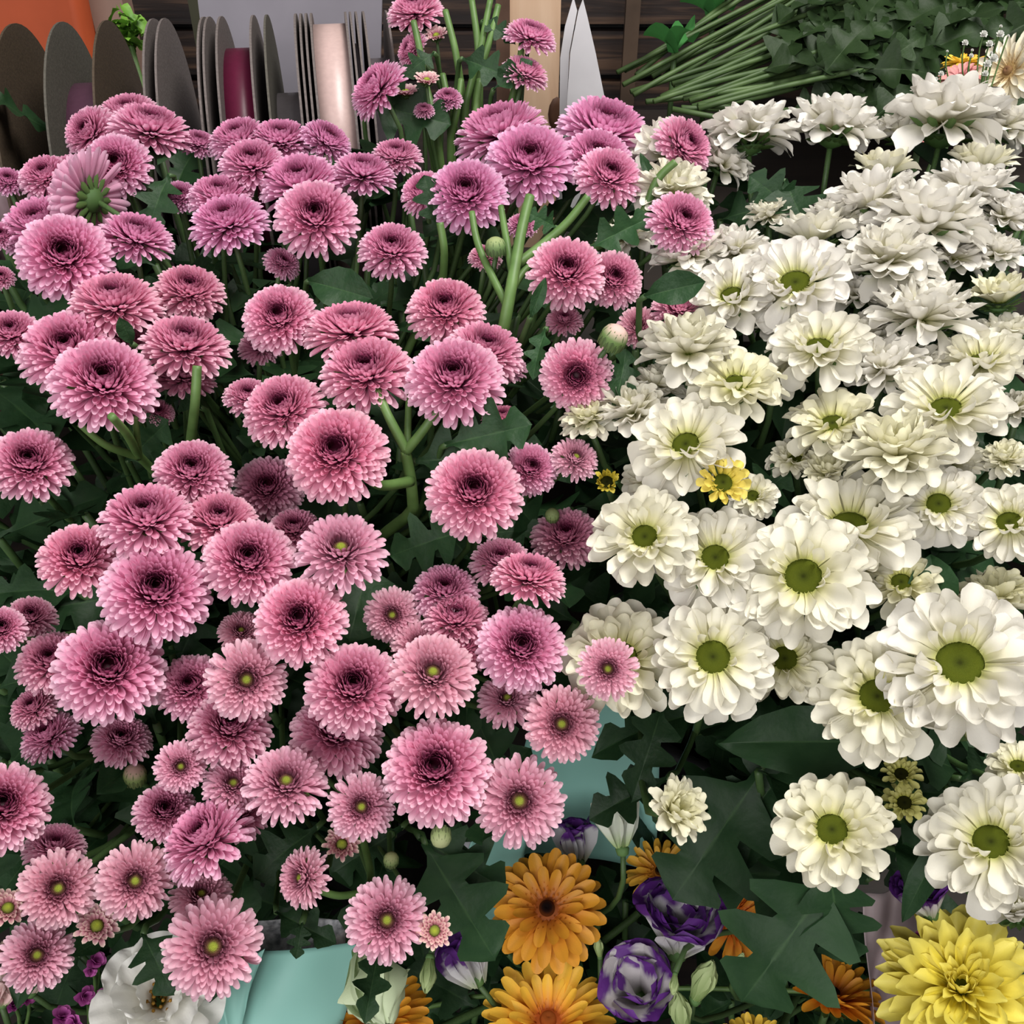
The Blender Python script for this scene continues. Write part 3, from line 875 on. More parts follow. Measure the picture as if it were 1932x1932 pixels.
# visible forked stems
def stem_thing(paths, label, mat=M_STEM, base=None, seed=0, leaves=()):
    t = empty('branching_stem', label, 'stem')
    rng = random.Random(seed)
    for k, (pts, r) in enumerate(paths):
        ps = [P(*q) for q in pts]
        out = []
        for a in range(len(ps) - 1):
            q0, q1 = ps[max(0, a - 1)], ps[a]
            q2, q3 = ps[a + 1], ps[min(len(ps) - 1, a + 2)]
            for s in range(6):
                w = s / 6
                out.append(.5 * ((2 * q1) + (q2 - q0) * w + (2 * q0 - 5 * q1 + 4 * q2 - q3) * w * w + (3 * q1 - q0 - 3 * q2 + q3) * w ** 3))
        out.append(ps[-1])
        if k == 0 and base is not None:
            out += bez(ps[-1], ps[-1] + (ps[-1] - ps[-2]) * .6, base + Vector((0, 0, .42)), base + Vector((0, 0, .12)), 8)[1:]
        v, f = tube(out, [r * (.85 + .3 * i / len(out)) for i in range(len(out))], 8)
        link('stalk' if k == 0 else 'branch', mesh('stalk', v, f, None, True, mat), t)
    return t
stem_thing([([(765,850,.505),(775,905,.515),(780,960,.53)], .0032), ([(712,735,.505),(735,790,.5),(768,852,.505)], .0024), ([(772,735,.515),(770,790,.51),(768,852,.507)], .0019),
            ([(830,765,.495),(800,810,.498),(766,852,.505)], .0024), ([(672,880,.475),(715,915,.49),(775,908,.512)], .0026)], 'fork of green stems carrying the pink blooms in the middle', base=BP, seed=1)
stem_thing([([(1000,370,.575),(985,430,.57),(965,540,.555),(950,620,.56)], .0034), ([(890,400,.58),(905,470,.575),(958,580,.56)], .0022), ([(945,390,.585),(955,450,.575),(968,520,.565)], .0022),
            ([(1110,370,.57),(1060,430,.575),(975,500,.57)], .0026), ([(1030,480,.58),(990,510,.57),(965,550,.562)], .002)], 'thick pale green forked stem below the deep pink blooms', base=BP, seed=2)
stem_thing([([(830,420,.58),(838,470,.585),(836,520,.60)], .0025)], 'single upright stem under the twin pink blooms', base=BP, seed=3)
stem_thing([([(372,690,.515),(368,760,.52),(360,830,.54)], .0028)], 'upright green stem under a flat pink bloom', base=BP, seed=4)
stem_thing([([(210,785,.48),(240,820,.50),(262,860,.53)], .0024), ([(255,785,.5),(258,820,.51),(262,862,.53)], .0018), ([(150,800,.5),(200,840,.51),(262,862,.53)],.002)], 'forked stem under the large left pink bloom', base=BP, seed=5)
stem_thing([([(1275,305,.595),(1240,340,.60),(1200,420,.61),(1100,480,.61)], .0028)], 'slanting stem carrying the pink bloom before white petals', base=BP, seed=6)
stem_thing([([(590,1675,.475),(640,1690,.485),(700,1680,.50)], .0019)], 'short bright green stem of a small pink bloom above mint paper', base=BP, seed=7)
for k, (xt, yt, xb, yb) in enumerate([(780,40,800,160), (840,20,870,160), (890,0,905,150), (940,10,900,150), (925,0,880,190), (985,80,965,190), (835,140,850,250), (805,165,830,290), (870,150,850,260), (905,150,880,300)]):
    stem_thing([([(xt,yt,.70),((xt+xb)/2+3,(yt+yb)/2,.70),(xb,yb,.71)], .0026)], 'tall pale green stem rising beside the wooden post', base=BT, seed=20 + k)['group'] = 'tall stems beside the post'

# buds
def bud(x, y, d, D, phi, ct, tint, tip, label, base):
    rng = random.Random(int(x * 7 + y))
    t = empty('flower_bud', label, 'bud')
    pt = P(x, y, d)
    n = facing(pt, ct, phi)
    place(t, pt, n, D / 2 * d / F, 0)
    mb = MB()
    v, f = lathe([(.2, -.9), (.7, -.7), (.95, -.2), (.98, .2), (.8, .62), (.45, .86), (.1, .95)], 16)
    mb.add(v, f, [lerp(np.asarray(tint) * 1.3, tip, max(0, min(1, (p[2] - .3) / .5))) for p in v])
    link('bud_body', mb.build('bud', M_CALYX), t)
    for row in range(2):
        for k in range(9):
            az = 2 * math.pi * (k + .5 * row) / 9
            v, f, c = petal_grid(1.6, .50, POINT, 7, 2, 70 - 4 * row, 52, .4, 0, 0, lambda t_, s: tuple(np.asarray(tint) * (.45 + .5 * abs(s) + .15 * t_)))
            o = link('sepal', mesh('sepal', v, f, c, True, M_CALYX), t)
            o.matrix_basis = Mz(az, 0, 0, (.90 * math.cos(az), .90 * math.sin(az), -.72 - .1 * row))
    stem_part(t, pt - n * (D / 2 * d / F) * .8, n, base, rng, .0017, reach=.04)
bud(1158,637,.50,54,60,.45,(.12,.2,.06),(.66,.45,.40),'round green bud with pink tip beside the white petals',BP)
bud(935,466,.565,40,95,.35,(.12,.2,.07),(.3,.36,.15),'small ribbed green bud behind the thick stem',BP)
bud(1042,972,.53,28,90,.8,(.14,.2,.07),(.2,.26,.1),'tiny green bud in the dark gap beside white flowers',BP)
bud(832,1580,.49,40,-90,.6,(.3,.38,.16),(.45,.5,.25),'tiny pale green bud below the largest low pink bloom',BP)
bud(738,1622,.50,30,90,.8,(.2,.28,.1),(.4,.45,.2),'tiny pale bud left of the hanging lobed leaf',BP)
bud(255,1462,.52,44,100,.7,(.12,.16,.05),(.42,.26,.22),'small closed brownish-green bud left of the low pink blooms',BP)
bud(1320,1275,.52,26,90,.8,(.3,.3,.08),(.4,.38,.12),'tiny yellowish bud under the white daisies',BW)
bud(1668,1575,.50,22,90,.8,(.3,.32,.1),(.45,.45,.2),'tiny yellow-green bud beside a white daisy',BW)
bud(1832,1385,.49,24,90,.8,(.2,.22,.08),(.3,.3,.12),'tiny olive bud below the largest daisy',BW)

# ------------------------------------------------------------------ ribbon spools
YAW = R(9)
NV = Vector((math.cos(YAW), math.sin(YAW), 0))
SR = .113
S0 = P(103, 310, .80)
S0.z = SHELF_Z + SR
def solve_s(px):
    lo, hi = -1.2, 1.4
    for _ in range(50):
        mid = (lo + hi) / 2
        q = S0 + NV * mid + Vector((0, 0, SR))
        if project(q)[0] < px: lo = mid
        else: hi = mid
    return lo
def flange_mesh(mat, thick=.0016):
    v, f = [], []
    n = 56
    for xx in (-thick / 2, thick / 2):
        for rr in (SR, .02):
            for k in range(n):
                w = 2 * math.pi * k / n
                v.append((xx, rr * math.cos(w), rr * math.sin(w)))
    A, B, C_, D_ = 0, n, 2 * n, 3 * n
    for k in range(n):
        k2 = (k + 1) % n
        f += [(A+k, B+k, B+k2, A+k2), (C_+k, C_+k2, D_+k2, D_+k), (A+k, A+k2, C_+k2, C_+k), (B+k, D_+k, D_+k2, B+k2)]
    return mesh('flange', v, f, None, False, mat)
FL = {'g': flange_mesh(M_CARD), 'b': flange_mesh(M_CARDBR), 'o': flange_mesh(M_CARDOL)}
SPOOLS = [
 (-160, -72, (.35, .28, .24), .8, 'b', 'b', 'brown-flanged ribbon spool at the end by the orange panel'),
 (-64, 12, (.30, .20, .22), .8, 'b', 'b', 'dark brown flanged spool of beige ribbon'),
 (103, 190, (.12, .05, .085), .62, 'o', 'b', 'spool of mauve ribbon between olive and brown card discs'),
 (280, 302, (.10, .08, .08), .7, 'g', 'g', 'narrow grey card ribbon spool behind the topmost pink blooms'),
 (378, 384, (.12, .1, .1), .7, 'g', 'g', 'thin grey card ribbon spool beside the crimson one'),
 (412, 474, (.10, .006, .030), .80, 'g', 'g', 'spool of crimson ribbon with grey card discs'),
 (500, 556, (.18, .16, .17), .5, 'o', 'g', 'grey card ribbon spool in front of the pale sheet'),
 (566, 574, (.12, .1, .11), .6, 'g', 'g', 'thin grey ribbon spool seen edge on left of the pale pink one'),
 (586, 652, (.46, .33, .31), .93, 'g', 'g', 'wide spool of pale pink satin ribbon'),
 (661, 672, (.35, .3, .33), .8, 'g', 'g', 'narrow pale grey ribbon spool right of the pink satin one'),
 (686, 730, (.20, .17, .19), .7, 'g', 'g', 'last grey card spool by the tall stems'),
]
for (xa, xb, rc, rr, ma, mb_, lab) in SPOOLS:
    sa, sb = solve_s(xa), solve_s(xb)
    if sb - sa < .004: sb = sa + .004
    c = S0 + NV * ((sa + sb) / 2)
    t = empty('ribbon_spool', lab, 'ribbon spool', 'row of ribbon spools', c)
    t.rotation_euler = (0, 0, YAW)
    h = (sb - sa) / 2
    for sgn, mm in ((-1, ma), (1, mb_)):
        o = link('flange', FL[mm], t); o.location = (sgn * h, 0, 0)
    n = 48
    v, f = [], []
    for xx, r_ in ((-h, SR * rr), (h, SR * rr), (h, .021), (-h, .021)):
        for k in range(n):
            w = 2 * math.pi * k / n
            v.append((xx, r_ * math.cos(w), r_ * math.sin(w)))
    for a in range(4):
        b = (a + 1) % 4
        for k in range(n):
            k2 = (k + 1) % n
            f.append((a*n+k, a*n+k2, b*n+k2, b*n+k))
    link('ribbon', mesh('ribbon', v, f, None, True, noisy_mat('ribbon_' + lab[:8], tuple(x*.9 for x in rc), rc, 300, .38, .05, spec=.5)), t)

# ------------------------------------------------------------------ things behind
def slab(name, label, cat, quad, thick, mat, bulge=0, nx=12, ny=12, group=None, wave=0, seed=0, name2=None):
    """a sheet given by its four corners in space (world points), with real thickness"""
    a, b, c, d = quad       # top-left, top-right, bottom-right, bottom-left
    nrm = (b - a).cross(d - a).normalized()
    v, f = [], []
    rg = random.Random(seed); ph = rg.random() * 6
    for side in (0, 1):
        for j in range(ny + 1):
            for i in range(nx + 1):
                s, t = i / nx, j / ny
                p = (a * (1 - s) + b * s) * (1 - t) + (d * (1 - s) + c * s) * t
                h = bulge * 4 * s * (1 - s) + wave * math.sin(7 * s + 3 * t + ph) + wave * .6 * math.sin(5 * t - 6 * s)
                v.append(p + nrm * (h + side * thick))
    n1 = (nx + 1) * (ny + 1)
    for j in range(ny):
        for i in range(nx):
            q = j * (nx + 1) + i
            f.append((q, q + 1, q + nx + 2, q + nx + 1))
            f.append((n1 + q, n1 + q + nx + 1, n1 + q + nx + 2, n1 + q + 1))
    edge = [i for i in range(nx + 1)] + [j * (nx + 1) + nx for j in range(1, ny + 1)] + [ny * (nx + 1) + i for i in range(nx - 1, -1, -1)] + [j * (nx + 1) for j in range(ny - 1, 0, -1)]
    for k in range(len(edge)):
        p, q = edge[k], edge[(k + 1) % len(edge)]
        f.append((p, n1 + p, n1 + q, q))
    o = link(name, mesh(name, v, f, None, bulge != 0 or wave != 0, mat))
    return tag(o, label, cat, group)

def on_y(px, py, Y):
    """world point where the line of sight through a pixel meets the upright plane y=Y"""
    dr = RIGHT * ((px - 966) / F) + UP * ((966 - py) / F) + FWD
    return CAM + dr * (Y / dr.y)
def drop(p, z):
    return Vector((p.x, p.y, z))

# white sheet leaning behind the spools, its shade mixed into the grey colour
q0, q1 = on_y(366, -60, 1.05), on_y(722, -60, 1.05)
q2 = on_y(690, 120, 1.05)
slab('foam_sheet', 'white foam sheet in painted grey shade standing behind the ribbon spools', 'sheet',
     (q0, q1, drop(q2, SHELF_Z), drop(on_y(366, 100, 1.05), SHELF_Z)), .006, plain('foam_sheet', (.25, .235, .27), .6))
# orange panel, beige board, upright strip
q0, q1 = on_y(-120, -60, 1.12), on_y(134, -60, 1.12)
slab('orange_bag', 'bright orange paper bag standing behind the spools', 'bag', (q0, q1, drop(on_y(150, 70, 1.12), SHELF_Z), drop(on_y(-120, 70, 1.12), SHELF_Z)), .05,
     plain('orange_paper', (.36, .062, .018), .55), .008)
q0, q1 = on_y(152, -60, 1.15), on_y(217, -60, 1.15)
slab('beige_board', 'beige wooden board end behind the spools beside the orange bag', 'board', (q0, q1, drop(q1, SHELF_Z), drop(q0, SHELF_Z)), .03, plain('beige_wood', (.22, .14, .11), .6))
q0, q1 = on_y(343, -60, 1.2), on_y(364, -60, 1.2)
slab('olive_slat', 'narrow dark olive slat beside the grey-shaded foam sheet', 'slat', (q0, q1, drop(q1, SHELF_Z), drop(q0, SHELF_Z)), .02, plain('olive_slat', (.03, .03, .014), .6))
# moss tuft
t = empty('moss_tuft', 'bright green curly leaf tuft behind the brown spool', 'plant', None, on_y(238, 48, 1.0))
mg = petal_mat('bright_leaf', .5, .2, .5, 120)
for k in range(34):
    rg = random.Random(k)
    v, f, c = petal_grid(.017, .011, BROAD, 6, 3, 10, -30, .5, .25, 20, lambda t_, s: lerp((.06, .17, .015), (.16, .34, .04), t_), 900 + k)
    o = link('leaflet', mesh('leaflet', v, f, c, True, mg), t)
    o.matrix_basis = Mz(rg.uniform(0, 6.28), R(rg.uniform(-40, 60)), 0, (rg.uniform(-.012, .012), rg.uniform(-.01, .01), rg.uniform(-.016, .008)))
p0 = Vector((0, 0, -.01)); zdrop = SHELF_Z - t.location.z
v, f = tube([p0, Vector((.003, .004, zdrop / 2)), Vector((0, 0, zdrop + .001))], .003, 6)
link('stem', mesh('stem', v, f, None, True, M_STEM), t)

# pale wooden post
pa, pb = on_y(962, 60, .93), on_y(1057, 60, .93)
post = empty('wooden_post', 'pale planed wooden post standing behind the pink flowers', 'post', None, ((pa.x + pb.x) / 2, .95, SHELF_Z))
w = (pb.x - pa.x) / 2
v, f = box_vf(-w, w, -.02, .02, 0, .5)
link('post_body', mesh('post', v, f, None, False, M_POST), post)
v, f = box_vf(-w - .012, -w, -.005, .02, 0, .5)
o = link('side_strip', mesh('strip', v, f, None, False, noisy_mat('strip_brown', (.10, .055, .035), (.16, .09, .06), 40, .6)), post)
v, f = lathe([(.006, 0), (.0075, .004), (.004, .006)], 12)
o = link('knot', mesh('knot', v, f, None, True, noisy_mat('knot', (.05, .02, .01), (.09, .04, .02), 60, .5)), post)
pk = on_y(1050, 215, .93); o.matrix_basis = Matrix.Translation((pk.x - post.location.x, -.0195, pk.z - SHELF_Z)) @ Matrix.Rotation(R(90), 4, 'X') @ Matrix.Diagonal((1, 2, .3, 1))
# dim slat in front of the planks
q0, q1 = on_y(1186, -60, 1.34), on_y(1214, -60, 1.34)
slab('upright_slat', 'dim brown upright slat fixed before the burnt boards', 'slat', (q0, q1, drop(q1, SHELF_Z), drop(q0, SHELF_Z)), .012, noisy_mat('slat_brown', (.045, .028, .018), (.08, .05, .032), 20, .6))
# folded white paper sleeve: two leaves meeting at a pointed top
sl = empty('paper_sleeve', 'folded white pointed paper sleeve beside the wooden post', 'paper')
MW = plain('white_sleeve', (.66, .65, .67), .5)
def sheet_poly(pts, thick, mat, parent, name, nrm):
    n = len(pts)
    v = [p for p in pts] + [p + nrm * thick for p in pts]
    f = [tuple(range(n))[::-1], tuple(range(n, 2 * n))] + [(k, (k + 1) % n, n + (k + 1) % n, n + k) for k in range(n)]
    return link(name, mesh(name, v, f, None, False, mat), parent)
Ys = .86
front = [on_y(1091, 22, Ys), on_y(1100, -2, Ys), on_y(1108, 30, Ys), on_y(1124, 100, Ys), on_y(1142, 190, Ys), on_y(1152, 250, Ys), drop(on_y(1150, 260, Ys), SHELF_Z), drop(on_y(1084, 260, Ys), SHELF_Z), on_y(1070, 190, Ys), on_y(1076, 100, Ys)]
sheet_poly(front, .0015, MW, sl, 'front_fold', Vector((0, 1, 0)))
Yb = .872
back = [on_y(1082, -6, Yb), on_y(1089, 20, Yb), on_y(1074, 100, Yb), on_y(1070, 190, Yb), drop(on_y(1075, 260, Yb), SHELF_Z), drop(on_y(1060, 260, Yb), SHELF_Z), on_y(1056, 190, Yb), on_y(1057, 110, Yb), on_y(1066, 50, Yb)]
sheet_poly(back, .0015, MW, sl, 'back_fold', Vector((0, 1, 0)))

# ------------------------------------------------------------------ bundle of cut stems lying on the shelf
ML = noisy_mat('cut_stem', (.030, .062, .016), (.070, .120, .036), 40, .55, .2)
BL = leaf_mesh(400, .95, .2, .2, True, .04, (.012, .028, .008), (.026, .05, .016))
BL2 = leaf_mesh(401, .8, .4, .3, True, .05, (.012, .028, .008), (.026, .05, .016))
rg = random.Random(44)
lab = 'green cut chrysanthemum stem lying in the bundle on the shelf'
for k in range(40):
    u = k / 39
    # cut end at left, leafy end at far right; stacked height grows towards the back
    xa, ya = 1165 + rg.uniform(-10, 170) + 40 * (1 - u), 205 - 75 * u + rg.uniform(-8, 8)
    xb = 1650 + rg.uniform(0, 420)
    ang = np.interp(u, [0, 1], [4, 35]) + rg.uniform(-10, 10)
    yb = ya - (xb - xa) * math.tan(R(ang))
    da = .98 + .10 * u
    db = 1.02 + .17 * u
    p0, p3 = P(xa, ya, da), P(xb, max(yb, -300), db)
    for p in (p0, p3):
        p.z = max(p.z, SHELF_Z + .006)
        p.y = min(p.y, WALL_Y - .05)
    mid = p0.lerp(p3, .5) + Vector((rg.uniform(-.03, .03), rg.uniform(-.03, .03), rg.uniform(-.025, .02)))
    mid.z = max(mid.z, SHELF_Z + .005)
    t = empty('cut_stem', lab, 'stem', lab)
    path = bez(p0, p0.lerp(mid, .7), mid.lerp(p3, .3), p3, 10)
    v, f = tube(path, .0027, 7)
    link('stalk', mesh('stalk', v, f, None, True, ML), t)
    nl = 8
    for j in range(nl):
        w = .50 + .48 * j / nl + rg.uniform(-.03, .03)
        i = min(9, int(w * 10)); p = path[i].lerp(path[i + 1], w * 10 - i)
        ax = (path[i + 1] - path[i]).normalized()
        dr = (ax + Vector((rg.uniform(-.5, .5), rg.uniform(-.7, .4), rg.uniform(-.1, .8)))).normalized()
        nrm = (Vector((0, -.45, .8)) + Vector((rg.uniform(-.4, .4), rg.uniform(-.4, .4), 0))).normalized()
        add_leaf(t, leaf_matrix(p, dr, nrm, rg.uniform(.05, .085)), (BL, BL2)[rg.randrange(2)], rg.uniform(.8, 1.3))
# green tape rolls / knots near the bundle
def bow(x, y, Y, s, lab):
    t = empty('plant_clip', lab, 'clip', None, on_y(x, y, Y))
    mgc = plain('green_clip', (.05, .21, .05), .45)
    for k in range(3):
        v, f, c = petal_grid(.03 * s, .022 * s, BROAD, 7, 4, 20, -60, .9, .05, 20, lambda t_, s_: (.055, .22, .055), 60 + k)
        link('fold', mesh('fold', v, f, c, True, mg), t).matrix_basis = Mz(k * 2.1 + 1, R(20 + 20 * k))
    zz = SHELF_Z - t.location.z
    v, f = tube([Vector((0, 0, 0)), Vector((.002, .004, zz / 2)), Vector((0, 0, zz + .002))], .003, 6)
    link('stalk', mesh('stalk', v, f, None, True, M_STEMDK), t)
bow(1272, 100, 1.12, 1.3, 'bright green curled leaf at the cut ends of the bundle')
bow(1345, 40, 1.22, 1.5, 'bright green folded leaf against the burnt boards')

# ------------------------------------------------------------------ daisies at the far right: gerberas, baby's breath
def gerbera(x, y, d, D, ct, phi, c_in, c_mid, c_tip, label, base, center=(.012, .006, .006), n1=22, lift=4, seed=0, width=.20, eye=.12, fl=.36):
    rng = random.Random(seed)
    pt = P(x, y, d)
    n = facing(pt, ct, phi)
    t = empty('gerbera', label, 'flower', 'gerberas' if 'orange' in label else None)
    rad = D / 2 * d / F
    place(t, pt, n, rad, rng.uniform(0, 6))
    meshes = []
    for k in range(4):
        v, f, c = petal_grid(.82, width, ([0, .2, .6, .85, .95, 1], [.5, .76, 1, .98, .84, .62]), 8, 4, 0, [-10, 6, -22, 12][k], .35, .03, [-8, 10, 4, -14][k],
                             lambda t_, s: ramp([(0, c_in), (.35, c_mid), (.75, c_tip), (1, c_tip)], t_) * (1 - .10 * (abs(s) < .1)), seed * 10 + k)
        meshes.append(mesh('gerbera_petal', v, f, c, True, M_GER))
    for row, (nn, el, sc, z) in enumerate([(n1, lift - 6, 1.0, 0), (n1 - 2, lift + 8, .9, .03), (n1 - 6, lift + 24, .6, .05)]):
        off = rng.uniform(0, 6)
        for k in range(nn):
            az = off + 2 * math.pi * k / nn + rng.uniform(-.05, .05)
            o = link('petal', meshes[rng.randrange(4)], t)
            o.matrix_basis = Mz(az, R(el + rng.uniform(-6, 6)), R(rng.uniform(-15, 15)), (.18 * math.cos(az), .18 * math.sin(az), z)) @ Matrix.Diagonal((sc, sc ** .5, sc ** .5, 1))
            b = rng.uniform(.92, 1.06); o.color = (b, b, b, 1)
    fm = MB()
    for k in range(90):
        u = (k + .5) / 90
        az = k * GA
        rr = .12 + (fl - .12) * math.sqrt(u)
        v, f, c = petal_grid(.13 + .05 * u, .035, POINT, 3, 2, 0, 10, .5, 0, 0, lambda t_, s: lerp(c_in, c_mid, t_ * .8))
        fm.add(xform(v, Mz(az, R(68 - 34 * u), 0, (rr * math.cos(az), rr * math.sin(az), .04))), f, c)
    v, f = lathe([(.34, -.06), (.34, .03), (.2, .06), (.05, .07)], 20)
    fm.add(v, f, [tuple(np.asarray(c_in) * .8)] * len(v))
    tag(link('florets', fm.build('florets', M_GER), t), kind='stuff')
    o = link('disc', disc_mesh('gerbera_disc', [(0, center), (.6, center), (1, lerp(center, c_in, .35))]), t)
    o.scale = (eye, eye, .2)
    o.location = (0, 0, .10)
    o2 = link('calyx', CALYX, t); o2.scale = (.8, .8, .8); o2.location = (0, 0, -.06)
    stem_part(t, pt - n * rad * .28, n, base, rng, .0028, reach=.05)
    return t
BO = Vector((.05, .38, FLOOR_Z)); BO2 = Vector((.23, .38, FLOOR_Z)); BL_ = Vector((-.16, .35, FLOOR_Z))
OR1 = ((.42, .10, .012), (.62, .22, .02), (.74, .34, .03))
OR2 = ((.60, .13, .02), (.80, .36, .03), (.84, .50, .05))
OR3 = ((.66, .15, .015), (.80, .28, .02), (.84, .38, .03))
gerbera(1032, 1716, .62, 228, .97, 90, *OR1, 'golden orange gerbera with small black centre below the pink bloom', BO, seed=1, n1=20, width=.245, eye=.13)
gerbera(1034, 1930, .60, 258, .85, 85, *OR2, 'yellow-tipped orange gerbera under the black-centred one', BO, (.40, .10, .02), seed=2, n1=24, lift=16)
gerbera(708, 1925, .60, 226, .78, 90, *OR3, 'orange gerbera half covered by the pale green bud', BO, (.42, .10, .01), seed=3, lift=10)
gerbera(1245, 1645, .66, 140, .9, 110, (.6, .22, .02), (.74, .34, .03), (.80, .45, .05), 'small golden gerbera peeking out above the purple lisianthus', BO, seed=4, n1=18)
gerbera(1385, 1735, .67, 170, .8, 0, (.62, .12, .01), (.72, .20, .02), (.78, .34, .03), 'deep orange gerbera behind the purple lisianthus', BO2, seed=5, n1=18)
gerbera(1570, 1880, .63, 200, .55, 60, (.6, .13, .01), (.76, .27, .02), (.80, .36, .03), 'orange gerbera standing up beside the yellow chrysanthemum', BO2, seed=6, n1=20, lift=22)
gerbera(1420, 1985, .58, 150, .9, 90, (.7, .3, .02), (.80, .48, .04), (.82, .55, .06), 'yellow-orange gerbera tips at the foot of the big leaf', BO2, seed=7, n1=20)
BSH = Vector((.62, 1.05, SHELF_Z))
def short_base(p): return Vector((p.x, p.y + .03, SHELF_Z - .30))
gerbera(1905, 135, .80, 150, .75, 150, (.60, .40, .16), (.74, .64, .42), (.80, .75, .60), 'cream gerbera beside the baby\'s breath above white blooms', BW, (.30, .16, .08), seed=8, n1=20)
gerbera(1812, 145, .82, 84, .35, 100, (.62, .26, .26), (.62, .26, .26), (.66, .30, .28), 'coral pink flower behind the upper white blooms', BW, (.4, .1, .1), seed=9, n1=20, width=.26)
gerbera(1818, 120, .84, 84, .12, 92, (.70, .42, .03), (.76, .48, .04), (.78, .5, .05), 'yellow flower head on edge behind the coral pink one', BW, (.3, .2, .02), seed=10, n1=18)
gerbera(1735, 262, .74, 50, .5, 90, (.62, .22, .22), (.66, .26, .25), (.68, .3, .28), 'small coral flower seen under the upper white blooms', BW, (.4, .1, .1), seed=11, n1=14, width=.3)

# baby's breath: each tiny bloom on one branching spray
t = empty('gypsophila_spray', 'spray of tiny white baby\'s breath blooms before the dark leaves', 'flower')
GB = MB()
rg = random.Random(3)
for k in range(34):
    az = k * GA; u = (k + .5) / 34
    v, f, c = petal_grid(.8, .5, BROAD, 4, 2, 0, 20, .5, .1, 10, lambda t_, s: (.80, .80, .76), k)
    GB.add(xform(v, Mz(az, R(85 - 85 * u), 0, (0, 0, 0))), f, c)
GBM = GB.build('tiny_bloom', M_WHITE)
root = P(1840, 260, .80)
for (x, y, D) in [(1855, 66, 21), (1886, 66, 22), (1820, 82, 18), (1866, 84, 20), (1888, 50, 9), (1832, 106, 13), (1787, 97, 7), (1834, 95, 8), (1870, 100, 9), (1902, 68, 8), (1775, 140, 16), (1873, 112, 26), (1862, 122, 22), (1858, 140, 18), (1918, 280, 22), (1925, 262, 14), (1905, 310, 18), (1765, 150, 12)]:
    p = P(x, y, .775)
    o = link('bloom', GBM, t); s = D / 2 * .775 / F
    o.matrix_basis = Matrix.Translation(p) @ Matrix.Rotation(R(40), 4, 'X') @ Matrix.Scale(s, 4)
    v, f = tube(bez(p, p + Vector((0, .004, -.02)), root.lerp(p, .4), root, 6), .0006, 4)
    link('stalk', mesh('stalk', v, f, None, True, M_STEM), t)
rr_ = random.Random(1)
v, f = tube(stem_path(root, Vector((0, 0, 1)), BW, rr_, .05), .0015, 5)
link('main_stalk', mesh('stalk', v, f, None, True, M_STEM), t)

# ------------------------------------------------------------------ yellow chrysanthemum
def yellow_mum(x, y, d, D, label, base, ct=.95, phi=90):
    rng = random.Random(31)
    pt = P(x, y, d); n = facing(pt, ct, phi)
    t = empty('yellow_chrysanthemum', label, 'flower')
    rad = D / 2 * d / F
    place(t, pt, n, rad, .4)
    ms = []
    for k in range(5):
        v, f, c = petal_grid(1, .30, ([0, .3, .7, .9, 1], [.5, .75, 1, .8, .35]), 9, 4, 0, [10, -10, 24, 0, -20][k], .75, .02, [-10, 8, 14, -6, 0][k],
                             lambda t_, s: ramp([(0, (.50, .40, .02)), (.4, (.72, .60, .05)), (1, (.80, .72, .17))], t_), 600 + k, tipcurl=[10, 20, 0, -10, 25][k])
        ms.append(mesh('yellow_petal', v, f, c, True, M_GER))
    for row, (nn, el, L, z) in enumerate([(19, -4, .92, 0), (18, 12, .84, .02), (16, 26, .70, .05), (14, 42, .52, .07), (12, 58, .36, .09), (10, 72, .24, .10)]):
        off = rng.uniform(0, 6)
        for k in range(nn):
            az = off + 2 * math.pi * k / nn + rng.uniform(-.1, .1)
            o = link('petal', ms[rng.randrange(5)], t)
            ww = .86 if row < 3 else (.62 if row == 3 else .42)
            o.matrix_basis = Mz(az, R(el + rng.uniform(-8, 8)), R(rng.uniform(-16, 16)), (.08 * math.cos(az), .08 * math.sin(az), z)) @ Matrix.Diagonal((L * rng.uniform(.92, 1.06), ww, ww, 1))
            b = rng.uniform(.94, 1.05); o.color = (b, b, b, 1)
    o = link('disc', WDISC, t); o.scale = (.10, .10, .12); o.location = (0, 0, .1); o.color = (1.4, 1.4, 1.2, 1)
    link('calyx', CALYX, t)
    stem_part(t, pt - n * rad * .28, n, base, rng, .003, reach=.05)
yellow_mum(1815, 1868, .56, 330, 'large bright yellow chrysanthemum below the white daisies', BO2)

